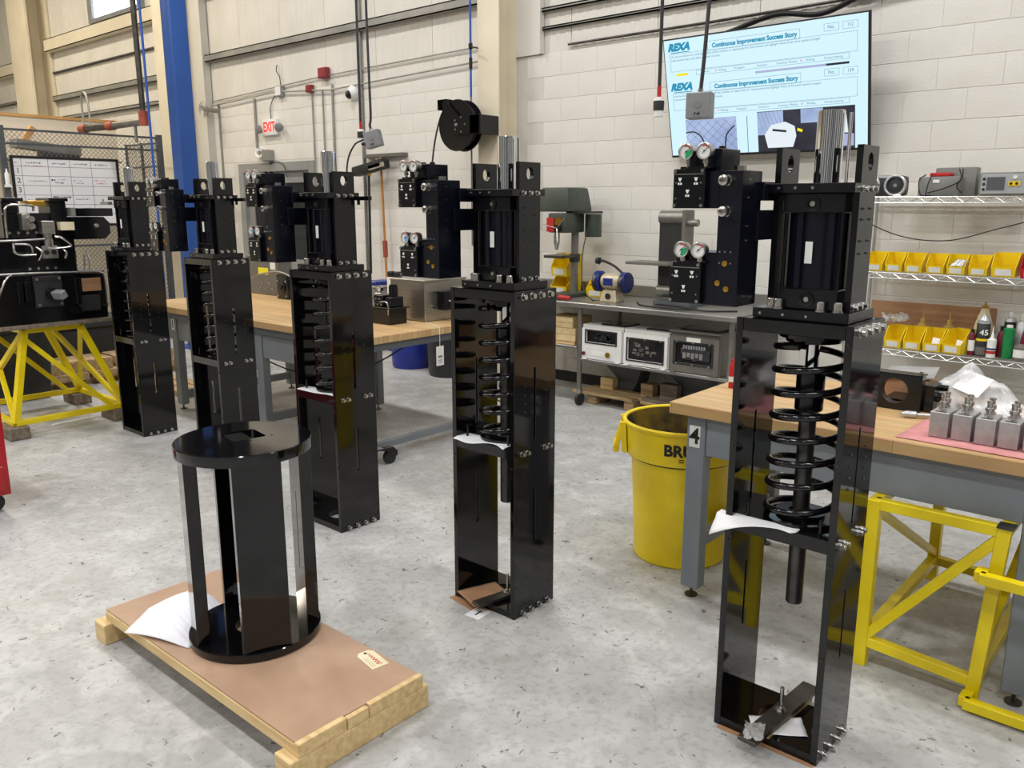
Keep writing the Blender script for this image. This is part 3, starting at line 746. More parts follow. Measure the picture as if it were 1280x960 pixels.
B().box(-0.004, 0.004, -0.02, 0.022, 0.0008, 0.0011).box(-0.012, 0.012, 0.012, 0.017, 0.0008, 0.0011).build('pen_mark', 'ink_black', fp)

# ================================================================== PALLET AND ROUND STAND
pa = thing('pallet', 'low pine pallet with a brown hardboard deck carrying the round black stand', 'pallet', (-2.565, 1.485, 0))
x0, x1, y0, y1 = -3.225, -1.915, 1.235, 1.74
B().box(x0 + 0.012, x1 - 0.018, y0 + 0.004, y1 - 0.004, 0.124, 0.130).build('deck', 'hardboard', pa)
for yy in (y0, (y0 + y1) / 2 - 0.02, y1 - 0.04): B().box(x0 + 0.01, x1 - 0.022, yy, yy + 0.04, 0.084, 0.124, 0.002).build('runner', 'pine', pa)
for a, b_ in ((y0, 1.415), (1.420, 1.503), (1.508, y1)):                       # end board in three pieces, notched in the middle
    B().box(x1 - 0.022, x1, a, b_, 0.085, 0.131 if a != 1.420 else 0.126, 0.002).build('end_board', 'pine', pa)
for xx in (x0 - 0.03, x1 - 0.0855):
    B().box(xx, xx + 0.085, y0 - 0.03, y1 + 0.025, 0.0, 0.084, 0.003).build('bearer', 'pine', pa)

SX, SY, SR = -2.61, 1.535, 0.238
st = thing('round_stand', 'black steel stand of two thick discs joined by four upright slabs on the pallet', 'stand', (SX, SY, 0.131))
def disc_hole(z0, z1, r, hole, n=64):
    b = B(); ou = [(r * math.cos(2 * math.pi * i / n), r * math.sin(2 * math.pi * i / n)) for i in range(n)]
    inn = [hole(2 * math.pi * i / n) for i in range(n)]
    bot = []; 
    rows = []
    for z, rr in ((z0, 0.995), (z0 + 0.003, 1.0), (z1 - 0.003, 1.0), (z1, 0.99)):
        rows.append([b.bm.verts.new((SX + x * rr, SY + y * rr, z)) for x, y in ou])
    i0 = [b.bm.verts.new((SX + x, SY + y, z0)) for x, y in inn]; i1 = [b.bm.verts.new((SX + x, SY + y, z1)) for x, y in inn]
    seq = [i0] + rows + [i1, i0]
    for a, c in zip(seq, seq[1:]):
        for i in range(n): b.face([a[i], a[(i + 1) % n], c[(i + 1) % n], c[i]])
    return b
def sq_hole(a, s=0.062, rot=R(-10), cx=-0.03, cy=0.02):
    q = s / max(abs(math.cos(a - rot)), abs(math.sin(a - rot))); q = min(q, s * 1.33)
    return cx + q * math.cos(a), cy + q * math.sin(a)
tp = disc_hole(0.845, 0.885, SR, sq_hole).build('top_disc', 'black_paint', st)
bo = disc_hole(0.1335, 0.1635, SR, lambda a: (0.075 * math.cos(a), 0.075 * math.sin(a))).build('bottom_disc', 'black_paint', st)
for k in range(4):
    a = R(-21 + 90 * k); c = Vector((SX + 0.196 * math.cos(a), SY + 0.196 * math.sin(a), (0.162 + 0.845) / 2))
    B().obox(c, (0.045, 0.165, 0.845 - 0.162), (0, 0, math.degrees(a)), 0.002).build('upright', 'black_paint', st)
    sl = B().obox(c + Vector((-0.0231 * math.cos(a), -0.0231 * math.sin(a), 0.0)), (0.0006, 0.012, 0.3), (0, 0, math.degrees(a))).build('slot_reflection', 'screen_dark', st)  # dark reflection painted as a thin strip on the inner face
bh = B().cyl((0, 0, 0), (0, 0, 1), 0.001, 0.011, n=16).mesh('bolt_hole', 'screen_dark')
for k in range(8):
    a = R(10 + 45 * k); inst('bolt_hole', bh, bo, (SX + 0.135 * math.cos(a), SY + 0.135 * math.sin(a), 0.162))
for dx, dy in ((0.062, 0.07), (0.07, -0.02), (-0.11, 0.08), (-0.09, -0.065)):
    inst('bolt_hole', B().cyl((0, 0, 0), (0, 0, 1), 0.001, 0.005, n=10).mesh('bolt_hole', 'screen_dark'), tp, (SX - 0.02 + dx, SY + 0.02 + dy, 0.885))
# foam sheet trapped under the stand: curls up over the pallet edge
b = B(); g = []
for j in range(13):
    row = []
    for i in range(17):
        fx, fy = i / 16, j / 12
        a = Vector((-3.09, 1.35, 0)).lerp(Vector((-2.97, 1.20, 0)), fy); c = Vector((-2.86, 1.56, 0)).lerp(Vector((-2.68, 1.30, 0)), fy)
        p = a.lerp(c, fx)
        bow = 0.045 * math.sin(math.pi * min(1, fx * 1.15)) * (1 - fy) ** 1.2 + 0.012 * math.sin(math.pi * fx)
        row.append(b.bm.verts.new((p.x, p.y + 0.05 * math.sin(math.pi * fx) * (1 - fy), 0.1312 + bow * (0 if math.hypot(p.x - SX, p.y + 0.05 * math.sin(math.pi * fx) * (1 - fy) - SY) < SR + 0.012 else 1))))
    g.append(row)
for j in range(12):
    for i in range(16): b.face([g[j][i], g[j][i + 1], g[j + 1][i + 1], g[j + 1][i]])
o = b.build('foam_sheet', 'wrap_foam'); md = o.modifiers.new('thick', 'SOLIDIFY'); md.thickness = 0.001; md.offset = 1
tag(o, 'white foam wrapping sheet curling out beside the round black stand on the pallet', 'wrapping')
crumple('foam_pad', SX + 0.01, SY + 0.005, 0.131, 0.11, 0.10, 20, 0.03, 'wrap_foam', 'white foam bunched in the centre hole of the round stand', 'wrapping', 2)
tg = thing('cargo_tag', 'cream cardboard tag with red handwriting lying on the pallet deck', 'tag', (-2.125, 1.69, 0.1305), 80, local=True)
B().prism([(-0.033, -0.062, 0), (0.033, -0.062, 0), (0.033, 0.045, 0), (0.02, 0.062, 0), (-0.02, 0.062, 0), (-0.033, 0.045, 0)], (0, 0, 1), 0.001).build('card', 'tag_manila', tg)
B().cyl((0, 0.048, 0.001), (0, 0, 1), 0.0005, 0.006, n=12).build('eyelet', 'raw_bar', tg)
B().tube(bez([(0.006 + 0.009 * (-1) ** k * (1.0 - 0.04 * k), -0.045 + 0.0075 * k, 0.0016) for k in range(12)], 4), 0.0011, 5).build('handwriting', 'ink_red', tg)
b = B()
for k in (-0.022, -0.014): b.box(k, k + 0.001, -0.05, 0.02, 0.001, 0.0013)
b.build('printed_line', 'ink_grey', tg)

# ================================================================== BENCH NUMBER 4
b4 = thing('work_bench', 'grey steel work bench with a wooden top and a number 4 plate on its leg', 'bench', (-0.4, 3.6, 0))
BX0, BX1, BY0, BY1, BZ = -1.76, 1.2, 3.05, 3.95, 0.88
B().box(BX0, BX1, BY0, BY1, BZ - 0.05, BZ, 0.003).build('bench_top', 'butcher_block', b4)
def leg_c(x, y, z1, s=0.085, m='bench_grey'): return B().box(x, x + s, y, y + s * 0.75, 0.045, z1, 0.004)
for x in (-1.69, -0.43, 1.05):
    for y in (3.085, 3.85):
        l = leg_c(x, y, BZ - 0.05).build('leg', 'bench_grey', b4)
        B().cyl((x + 0.04, y + 0.03, 0.0), (0, 0, 1), 0.008, 0.028, n=16).cyl((x + 0.04, y + 0.03, 0.008), (0, 0, 1), 0.04, 0.007, n=8).build('levelling_foot', 'raw_bar', l)
B().box(-1.60, 1.05, 3.09, 3.105, 0.66, BZ - 0.05, 0.002).build('apron', 'bench_grey', b4)
B().box(-1.60, 1.05, 3.89, 3.905, 0.72, BZ - 0.05, 0.002).build('apron', 'bench_grey', b4)
for x in (-1.665, -0.405, 1.075): B().box(x, x + 0.04, 3.15, 3.85, 0.22, 0.28, 0.002).build('stretcher', 'bench_grey', b4)
npl = B().box(-1.676, -1.626, 3.0825, 3.085, 0.69, 0.785).build('number_plate', 'label_white', b4)
inst('number', text_mesh('4', 0.095, 'ink_black', 0.0003, 0.002), npl, (-1.651, 3.0815, 0.737), (90, 0, 0))

# yellow stand under the bench and the frame that runs on from it
ys = thing('steel_stand', 'yellow square-tube stand with a diagonal brace under the grey bench number 4', 'stand', (-0.69, 3.5, 0))
def yb(a, b_, w=0.038, parent=ys, name='rail', m='safety_yellow'): return B().bar(a, b_, w, w, bev=0.002).build(name, m, parent)
yf, yk = 3.035, 3.99
for y in (yf, yk):
    yb((-0.885, y, 0), (-0.885, y, 0.655), 0.045, name='leg'); yb((-0.505, y, 0), (-0.468, y, 0.655), 0.042, name='leg')
    yb((-0.885, y, 0.64), (-0.468, y, 0.64)); yb((-0.885, y, 0.10), (-0.505, y, 0.075))
yb((-0.87, yf, 0.125), (-0.475, yf, 0.62), 0.034, name='brace')
for x, z in ((-0.885, 0.64), (-0.468, 0.64), (-0.885, 0.10), (-0.505, 0.08)): yb((x, yf, z), (x, yk, z))
yb((-0.885, yf, 0.62), (-0.885, yk, 0.13), 0.03, name='brace'); yb((-0.47, yk, 0.62), (-0.505, yf, 0.12), 0.03, name='brace')
B().box(-0.49, -0.44, yf - 0.03, yf + 0.03, 0.655, 0.662).build('top_pad', 'raw_bar', ys)
y2 = thing('low_stand', 'low yellow square-tube stand butted to the stand under bench number 4', 'stand', (-0.1, 2.97, 0))
for z in (0.49, 0.028):
    yb((-0.512, 2.955, z), (0.45, 2.955, z), 0.036, y2); yb((-0.512, 2.955, z), (-0.512, 3.014, z), 0.036, y2)
yb((0.45, 2.955, 0), (0.45, 2.955, 0.51), 0.04, y2, 'leg')

# ------------------------------------------------------------ things on bench 4
cl = crumple('shop_rag', -0.44, 3.25, BZ, 0.82, 0.34, -2, 0.004, 'cloth_pink', 'pink shop rag spread under the five steel blocks', 'rag', 4, 26, 12)
for k in range(5):
    x = -0.735 + k * 0.0735; y = 3.20 + 0.004 * math.sin(k * 2.0); z = BZ + 0.0065
    labs = ['machined steel block with a fitting on the pink rag, next to the pointed pin'] + ['%s machined steel block on the pink rag, counting from the pointed pin' % q for q in ('second', 'third', 'fourth', 'fifth')]
    t = thing('steel_block', labs[k], 'block', (x, y, z), random.uniform(-3, 3), 'steel blocks with fittings on the pink rag', True)
    B().box(-0.031, 0.031, -0.035, 0.075, 0, 0.092, 0.0015).build('body', 'machined_block', t)
    B().box(-0.018, 0.018, -0.028, -0.012, 0.092, 0.0926).build('recess', 'raw_bar', t)
    for yy, hh in ((0.005, 0.0), (0.045, 0.004)):
        f = B().cyl((0, yy, 0.092), (0, 0, 1), 0.012, 0.0155, n=6).build('fitting', 'zinc', t)
        B().lathe((0, yy, 0.103), [(0.010, 0), (0.010, 0.01), (0.014, 0.012), (0.014, 0.022 + hh), (0.009, 0.024 + hh), (0.009, 0.038 + hh), (0.0105, 0.04 + hh), (0.0105, 0.046 + hh), (0, 0.046 + hh)], n=12).build('fitting_end', 'zinc', f)
# black mounting block with a round bore
t = thing('bored_bracket', 'black steel bracket with a large round bore standing on the wooden top of bench 4', 'bracket', (-0.98, 3.56, BZ))
B().plate_hole((-1.08, 3.53, BZ), (1, 0, 0), (0, 0, 1), 0.185, 0.145, -0.045, (0.082, 0.078), 0.052, n=32).build('front_plate', 'black_satin', t)
B().box(-1.08, -0.895, 3.535, 3.60, BZ + 0.145, BZ + 0.150).build('top_strip', 'black_satin', t)
B().box(-0.893, -0.855, 3.56, 3.68, BZ, BZ + 0.11, 0.002).cyl((-0.86, 3.60, BZ + 0.06), (1, 0, 0), 0.03, 0.02, n=12).cyl((-0.86, 3.65, BZ + 0.09), (1, 0, 0), 0.035, 0.014, n=12).build('side_block', 'black_satin', t)
B().box(-1.06, -0.9, 3.60, 3.75, BZ, BZ + 0.03, 0.002).build('foot_plate', 'black_satin', t)
inst('bolt', B().cyl((0, 0, 0), (0, 0, 1), 0.012, 0.008, n=6).mesh('bolt', 'zinc'), t, (-0.91, 3.565, BZ + 0.15))
tag(B().lathe((-0.915, 3.42, BZ + 0.014), [(0, -0.03), (0.014, 0.0), (0.014, 0.035), (0.008, 0.04), (0.008, 0.085), (0, 0.085)], (0.93, 0.36, 0), 14).build('steel_pin', 'machined_block'), 'pointed steel pin lying beside the bored black bracket', 'pin')
# sheaf of papers behind the bracket
tag(B().obox((-1.02, 3.83, BZ + 0.105), (0.20, 0.15, 0.006), (10, -4, 6)).build('paper_sheaf', 'sheaf_grey'), 'grey sheaf of plastic-sleeved papers lying on the carton behind the bored bracket', 'paper')
tag(B().box(-1.12, -0.93, 3.765, 3.90, BZ + 0.0, BZ + 0.085, 0.004).build('carton', 'card_brown'), 'small brown carton under the sheaf of papers on bench 4', 'carton')
# plastic bag with parts
b = B(); nx, ny = 26, 18; g = []
rnd = random.Random(11)
for side in (0, 1):
    gg = []
    for j in range(ny + 1):
        row = []
        for i in range(nx + 1):
            fx, fy = i / nx, j / ny
            lx = -0.17 + 0.40 * fx; ly = (fy - 0.5) * (0.26 - 0.08 * fx)
            prof = max(0.0, math.sin(math.pi * fx ** 0.75)) ** 0.6 * max(0.0, math.sin(math.pi * fy)) ** 0.55
            zz = (0.185 - 0.075 * fx) * prof * (1 + 0.14 * math.sin(17 * fx + 4 * fy) + 0.12 * math.sin(15 * fy - 6 * fx) + rnd.uniform(-0.06, 0.06)) if side else 0.002
            ca, sa = math.cos(R(-20)), math.sin(R(-20))
            row.append(b.bm.verts.new((-0.735 + lx * ca - ly * sa, 3.70 + lx * sa + ly * ca, BZ + 0.001 + zz)))
        gg.append(row)
    for j in range(ny):
        for i in range(nx): b.face([gg[j][i], gg[j][i + 1], gg[j + 1][i + 1], gg[j + 1][i]])
bg = thing('plastic_bag', 'crinkled clear plastic bag of parts with a white packing slip on bench 4', 'bag', (-0.735, 3.70, BZ))
b.build('film', 'plastic_film', bg, 60)
B().obox((-0.735, 3.625, BZ + 0.128), (0.125, 0.095, 0.002), (46, 8, -30)).build('packing_slip', 'white_paper', bg)
for k in range(5):
    x = -0.80 + 0.04 * k; B().cyl((x, 3.70 - 0.012 * k, BZ + 0.012), (0.8, 0.5, 0.05 * k), 0.06, 0.012 + 0.002 * (k % 2), n=10).build('bagged_part', 'zinc' if k % 2 else 'black_satin', bg)
t = thing('marker_bottle', 'small red bottle with a white band standing near the left end of bench 4', 'bottle', (-1.685, 3.47, BZ))
B().lathe((-1.685, 3.47, BZ), [(0, 0), (0.014, 0), (0.014, 0.10), (0.009, 0.115), (0, 0.115)], n=14).build('body', 'red_plastic', t)
B().lathe((-1.685, 3.47, BZ), [(0.0145, 0.03), (0.0145, 0.055)], n=14).build('band', 'label_white', t)
B().lathe((-1.685, 3.47, BZ + 0.115), [(0.008, 0), (0.007, 0.02), (0, 0.02)], n=14).build('cap', 'red_plastic', t)
# dark hydraulic valve behind the blocks and plates at the right end
for k, (x, y, w, h) in enumerate(((-0.72, 3.42, 0.10, 0.04), (-0.60, 3.44, 0.09, 0.035))):
    tag(B().box(x, x + w, y, y + 0.08, BZ, BZ + h, 0.003).cyl((x + w / 2, y + 0.03, BZ + h), (0, 0, 1), 0.012, 0.014, n=10).build('valve_block', 'black_satin'), ['small black valve block between the bag and the first steel block', 'small black valve block half under the clear bag'][k], 'valve')
t = thing('mounting_plate', 'large dark steel plate assembly with bolts lying at the back of bench 4', 'plate', (-0.45, 3.82, BZ))
B().box(-0.55, -0.05, 3.76, 3.93, BZ + 0.09, BZ + 0.105, 0.001).build('top_sheet', 'bench_grey_dark', t)
B().box(-0.53, -0.05, 3.765, 3.925, BZ, BZ + 0.09, 0.002).build('body', 'black_satin', t)
for k in range(4): inst('bolt', B().cyl((0, 0, 0), (0, -1, 0), 0.012, 0.013, n=10).mesh('bolt', 'zinc'), t, (-0.50 + 0.07 * k, 3.765, BZ + 0.055 + 0.012 * (k % 2)))
crumple('shop_rag', -0.42, 3.62, BZ, 0.26, 0.12, 8, 0.03, 'cloth_pink', 'pink shop rag bunched in front of the dark steel plate', 'rag', 6)
tag(B().box(-0.60, -0.2, 3.45, 3.54, BZ, BZ + 0.014, 0.001).build('steel_strip', 'machined_block'), 'flat grey steel strip lying behind the row of steel blocks', 'strip')

# ================================================================== YELLOW WASTE BIN
tc_ = thing('waste_bin', 'large round yellow plastic waste bin with a dark stained inside', 'bin', (-1.93, 3.49, 0))
cx, cy = -1.93, 3.49
prof = [(0, 0.012), (0.205, 0.012), (0.214, 0.0), (0.222, 0.01), (0.236, 0.30), (0.248, 0.51), (0.250, 0.515), (0.272, 0.522), (0.276, 0.53), (0.284, 0.665), (0.292, 0.672), (0.295, 0.685), (0.290, 0.692), (0.278, 0.690), (0.274, 0.68)]
B().lathe((cx, cy, 0), prof, n=48).build('shell', 'can_yellow', tc_)
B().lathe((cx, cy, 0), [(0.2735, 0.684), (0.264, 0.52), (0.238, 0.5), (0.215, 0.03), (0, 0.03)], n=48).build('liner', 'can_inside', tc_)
for a in (212, 32):
    ca, sa = math.cos(R(a)), math.sin(R(a)); c = Vector((cx, cy, 0)); e = Vector((ca, sa, 0)); s_ = Vector((-sa, ca, 0))
    hb_ = B()
    for k in (-1, 1):
        hb_.hexa([c + e * 0.268 + s_ * (k * 0.075 - 0.012) + Vector((0, 0, 0.53)), c + e * 0.292 + s_ * (k * 0.062 - 0.012) + Vector((0, 0, 0.53)), c + e * 0.292 + s_ * (k * 0.062 + 0.012) + Vector((0, 0, 0.53)), c + e * 0.268 + s_ * (k * 0.075 + 0.012) + Vector((0, 0, 0.53)),
                  c + e * 0.278 + s_ * (k * 0.075 - 0.012) + Vector((0, 0, 0.68)), c + e * 0.305 + s_ * (k * 0.07 - 0.012) + Vector((0, 0, 0.68)), c + e * 0.305 + s_ * (k * 0.07 + 0.012) + Vector((0, 0, 0.68)), c + e * 0.278 + s_ * (k * 0.075 + 0.012) + Vector((0, 0, 0.68))])
    hb_.bar(c + e * 0.322 + s_ * -0.075 + Vector((0, 0, 0.545)), c + e * 0.322 + s_ * 0.075 + Vector((0, 0, 0.545)), 0.03, 0.035, bev=0.006)
    for k in (-1, 1): hb_.bar(c + e * 0.29 + s_ * 0.07 * k + Vector((0, 0, 0.66)), c + e * 0.325 + s_ * 0.07 * k + Vector((0, 0, 0.55)), 0.02, 0.024, bev=0.004)
    hb_.build('handle', 'can_yellow', tc_)
# lettering bent round the upper band
me = text_mesh('BRUTE', 0.075, 'ink_black', 0.0, 0.003)
def wrap(me, rad, a0, zc, slope=0.0):
    for v in me.vertices:
        a = a0 + v.co.x / rad; rr = rad + slope * (v.co.y)
        v.co = (cx + rr * math.cos(a), cy + rr * math.sin(a), zc + v.co.y)
    me.transform(Matrix.Translation(-Vector((cx, cy, 0))))
wrap(me, 0.2815, R(-56), 0.600, 0.06)
o = bpy.data.objects.new('lettering', me); C.objects.link(o); o.parent = tc_
me = text_mesh('=', 0.05, 'ink_black', 0.0, 0.0); wrap(me, 0.280, R(-62), 0.555, 0.06)
o = bpy.data.objects.new('small_print', me); C.objects.link(o); o.parent = tc_

# ================================================================== STEEL ROLLING TABLE AT THE WALL
TX0, TX1, TY0, TY1, TZ = -5.15, -2.72, 5.60, 6.36, 0.90
rt = thing('rolling_table', 'stainless steel rolling table with a lower shelf and casters along the block wall', 'table', (-3.93, 5.98, 0))
B().box(TX0, TX1, TY0, TY1, TZ - 0.04, TZ, 0.006).build('table_top', 'stainless_top', rt)
B().box(TX0, TX1, TY1 - 0.02, TY1, TZ, TZ + 0.1, 0.004).build('back_splash', 'stainless_top', rt)
for x in (TX0 + 0.1, -4.17, TX1 - 0.06):
    for y in (TY0 + 0.08, TY1 - 0.08):
        B().cyl((x, y, 0.14), (0, 0, 1), TZ - 0.18, 0.021, n=14).build('leg', 'steel_pipe', rt)
        c = B().cyl((x - 0.014, y + 0.01, 0.055), (1, 0, 0), 0.028, 0.055, n=20).build('caster', 'black_rubber', rt)
        B().box(x - 0.022, x + 0.022, y - 0.02, y + 0.03, 0.10, 0.14, 0.004).build('caster_fork', 'zinc', c)
B().box(TX0 + 0.05, -4.19, TY0 + 0.06, TY1 - 0.05, 0.49, 0.515, 0.003).build('lower_shelf', 'stainless_top', rt)
B().box(-4.15, TX1 - 0.04, TY0 + 0.06, TY1 - 0.05, 0.395, 0.42, 0.003).build('lower_shelf', 'stainless_top', rt)
# three control enclosures on the lower shelf
def enclosure(x0, x1, z0, z1, m, label, win, kind):
    y0, y1 = 5.66, 6.0
    t = thing('control_box', label, 'control box', ((x0 + x1) / 2, (y0 + y1) / 2, z0), 0, 'control boxes on the lower shelf')
    B().box(x0, x1, y0 + 0.02, y1, z0, z1, 0.004).build('body', m, t)
    wx0, wx1, wz0, wz1 = win
    d = B()
    d.box(x0 + 0.006, wx0, y0, y0 + 0.02, z0 + 0.006, z1 - 0.03, 0.002).box(wx1, x1 - 0.006, y0, y0 + 0.02, z0 + 0.006, z1 - 0.03, 0.002)
    d.box(wx0, wx1, y0, y0 + 0.02, z0 + 0.006, wz0, 0.002).box(wx0, wx1, y0, y0 + 0.02, wz1, z1 - 0.03, 0.002)
    d = d.build('door', m, t)
    B().box(wx0 - 0.012, wx1 + 0.012, y0 - 0.004, y0, wz1, wz1 + 0.012).box(wx0 - 0.012, wx1 + 0.012, y0 - 0.004, y0, wz0 - 0.012, wz0).box(wx0 - 0.012, wx0, y0 - 0.004, y0, wz0, wz1).box(wx1, wx1 + 0.012, y0 - 0.004, y0, wz0, wz1).build('gasket', 'black_rubber', d)
    inn = B().box(wx0, wx1, y0 + 0.015, y0 + 0.021, wz0, wz1).build('window', 'screen_dark', d)
    rn = random.Random(int(x0 * 100))
    b = B()
    for k in range(14):
        px = rn.uniform(wx0 + 0.03, wx1 - 0.05); pz = rn.uniform(wz0 + 0.02, wz1 - 0.04); w_ = rn.uniform(0.012, 0.05); h_ = rn.uniform(0.008, 0.03)
        b.box(px, min(px + w_, wx1 - 0.01), y0 + 0.006, y0 + 0.015, pz, pz + h_)
    b.build('circuit', 'enclosure_grey' if kind != 0 else 'dark_plastic', inn)
    if kind == 2:
        B().box(wx0 + 0.06, wx1 - 0.02, y0 + 0.004, y0 + 0.015, wz0 + 0.03, wz1 - 0.05, 0.002).build('power_supply', 'dark_plastic', inn)
        for k_ in range(9): B().box(wx0 + 0.07 + 0.022 * k_, wx0 + 0.084 + 0.022 * k_, y0 + 0.002, y0 + 0.015, wz1 - 0.045, wz1 - 0.018).build('terminal', 'box_grey', inn)
        for k_ in range(5): B().box(wx0 + 0.07 + 0.036 * k_, wx0 + 0.096 + 0.036 * k_, y0 + 0.001, y0 + 0.004, wz0 + 0.04 + 0.012 * (k_ % 2), wz0 + 0.085).build('relay', 'grey_case', inn)
        B().box((wx0 + wx1) / 2 - 0.06, (wx0 + wx1) / 2 + 0.06, y0 - 0.002, y0, z1 - 0.075, z1 - 0.035).build('label', 'label_white', d)
        B().box(x0 - 0.005, x1 + 0.005, y0 - 0.01, y1, z1, z1 + 0.012, 0.002).build('lid', m, t)
    sc_ = B().cyl((0, 0, 0), (0, -1, 0), 0.006, 0.008, n=8).mesh('screw', 'zinc')
    if kind: 
        for i in range(3):
            for z in (wz0 - 0.006, wz1 + 0.006): inst('screw', sc_, d, (wx0 + 0.02 + (wx1 - wx0 - 0.04) * i / 2, y0 - 0.004, z))
    else:
        B().cyl(((x0 + x1) / 2 + 0.07, y0, z0 + 0.06), (0, -1, 0), 0.012, 0.022, n=16).build('stop_button_collar', 'brass', d)
        B().box(x0 + 0.09, x0 + 0.25, y0 - 0.002, y0, z0 + 0.04, z0 + 0.075).build('label', 'label_white', d)
        B().cyl((x0 + 0.03, y0, z0 + 0.05), (0, -1, 0), 0.014, 0.016, n=12).build('knob', 'maroon', d)
    for x in (x0 + 0.02, x1 - 0.06):
        B().box(x, x + 0.04, y0 - 0.015, y0 + 0.03, z0 - 0.0, z0 + 0.006).build('mounting_tab', m, t)
enclosure(-4.14, -3.73, 0.42, 0.715, 'enclosure_white', 'white control box with a long dark slit window and a yellow button collar', (-4.09, -3.79, 0.57, 0.665), 0)
enclosure(-3.72, -3.30, 0.42, 0.715, 'enclosure_white', 'white control box with a large bolted window between slit-window and grey ones', (-3.675, -3.345, 0.47, 0.64), 1)
enclosure(-3.285, -2.86, 0.42, 0.74, 'enclosure_grey', 'dark grey control box with a bolted window over a power supply', (-3.24, -2.92, 0.50, 0.66), 2)
for x0, x1, y0, z, l in ((-3.98, -3.74, 5.72, 0.7152, 'black cover plate lying on the white slit-window control box'), (-3.55, -3.32, 5.74, 0.7152, 'black cover plate lying on the white bolted-window control box'), (-3.22, -2.90, 5.70, 0.7522, 'black cover plate lying on the grey control box')):
    tag(B().box(x0, x1, y0, y0 + 0.22, z, z + 0.012, 0.002).build('cover_plate', 'black_satin'), l, 'plate')
# wooden boxes on the left lower shelf
for x0, x1, z0, z1, l in ((-4.62, -4.24, 0.515, 0.545, 'thin pine plank lying lowest on the left lower shelf'), (-4.68, -4.23, 0.545, 0.66, 'wide pine box in the middle of the stack on the left lower shelf'), (-4.55, -4.26, 0.66, 0.75, 'small pine box on top of the stack on the left lower shelf')):
    t = thing('pine_box', l, 'box', ((x0 + x1) / 2, 5.84, z0), 0, 'pine boxes stacked on the left lower shelf')
    B().box(x0, x1, 5.70, 5.98, z0, z1, 0.003).build('board', 'pine', t)
    if z1 - z0 > 0.05:
        B().box(x0 + 0.002, x1 - 0.002, 5.694, 5.70, z0 + 0.004, (z0 + z1) / 2 - 0.002).box(x0 + 0.002, x1 - 0.002, 5.694, 5.70, (z0 + z1) / 2 + 0.002, z1 - 0.004).build('slat', 'pine_end', t)
# pallet and offcuts beneath the table, and the grey sheet-metal trestle behind
tr = thing('sheet_trestle', 'grey sheet-metal trestle with two splayed feet behind the loose pallet', 'trestle', (-3.7, 6.1, 0))
for x in (-4.0, -3.35):
    B().prism([(x - 0.24, 6.05, 0.38), (x + 0.24, 6.05, 0.38), (x + 0.18, 6.05, 0.18), (x + 0.06, 6.05, 0.0), (x - 0.02, 6.05, 0.0), (x - 0.02, 6.05, 0.2)], (0, 1, 0), 0.18).build('foot', 'bench_grey_dark', tr)
B().box(-4.25, -3.1, 6.0, 6.24, 0.37, 0.394).build('deck', 'bench_grey_dark', tr)
lp = thing('pallet', 'worn wooden pallet with uneven boards beneath the rolling table', 'pallet', (-3.6, 5.86, 0))
for x in (-4.16, -3.78, -3.3, -2.95):
    B().box(x, x + 0.09, 5.79, 6.03, 0.0, 0.085, 0.003).build('block', 'pallet_wood', lp)
for k, (a, b_, y0, y1) in enumerate(((-4.30, -3.68, 5.755, 5.84), (-4.28, -3.60, 5.85, 5.93), (-4.26, -2.85, 5.94, 6.03))):
    B().box(a, b_, y0, y1, 0.087, 0.112, 0.002).build('board', 'pallet_wood', lp)
B().box(-3.60, -2.85, 5.755, 5.84, 0.087, 0.112, 0.002).build('board', 'pallet_wood', lp)
for k, (x, w_, y, z, h_, l) in enumerate(((-4.13, 0.13, 5.94, 0.113, 0.10, 'pale timber offcut standing on the loose pallet by the caster'), (-3.72, 0.12, 5.95, 0.113, 0.10, 'short timber offcut in the middle of the loose pallet'), (-3.52, 0.16, 5.93, 0.113, 0.13, 'dark stained timber offcut on the loose pallet'))):
    tag(B().box(x, x + w_, y, y + 0.09, z, z + h_, 0.004).build('timber_offcut', 'pine' if k == 0 else ('pallet_wood' if k == 1 else 'old_timber')), l, 'timber')
tag(B().box(-3.28, -2.86, 5.76, 6.0, 0.1125, 0.150, 0.003).build('timber_board', 'pallet_wood'), 'broad timber board lying on the right half of the loose pallet', 'timber')
tag(B().obox((-3.45, 5.80, 0.1265), (0.28, 0.08, 0.028), (0, 0, -6)).build('timber_board', 'old_timber'), 'narrow dark-ended board lying across the front of the loose pallet', 'timber')

# ---- bench grinder
t = thing('bench_grinder', 'blue and tan bench grinder with two wheels on the rolling table', 'grinder', (-3.98, 5.86, TZ))
gx, gy = -3.98, 5.86
B().hexa([(gx - 0.085, gy - 0.06, TZ), (gx + 0.085, gy - 0.06, TZ), (gx + 0.085, gy + 0.08, TZ), (gx - 0.085, gy + 0.08, TZ), (gx - 0.065, gy - 0.04, TZ + 0.10), (gx + 0.065, gy - 0.04, TZ + 0.10), (gx + 0.065, gy + 0.06, TZ + 0.10), (gx - 0.065, gy + 0.06, TZ + 0.10)], 0.006).build('pedestal', 'grinder_tan', t)
B().lathe((gx - 0.09, gy + 0.01, TZ + 0.17), [(0, 0), (0.055, 0), (0.068, 0.02), (0.068, 0.16), (0.055, 0.18), (0, 0.18)], (1, 0, 0), 24).build('motor', 'grinder_tan', t)
B().box(gx - 0.045, gx + 0.045, gy - 0.066, gy - 0.052, TZ + 0.14, TZ + 0.20, 0.002).build('label', 'grinder_blue', t)
B().lathe((gx - 0.0, gy - 0.057, TZ + 0.05), [(0, 0), (0.026, 0), (0.024, 0.006), (0, 0.006)], (0, -1, 0), 16).build('switch_badge', 'ink_black', t)
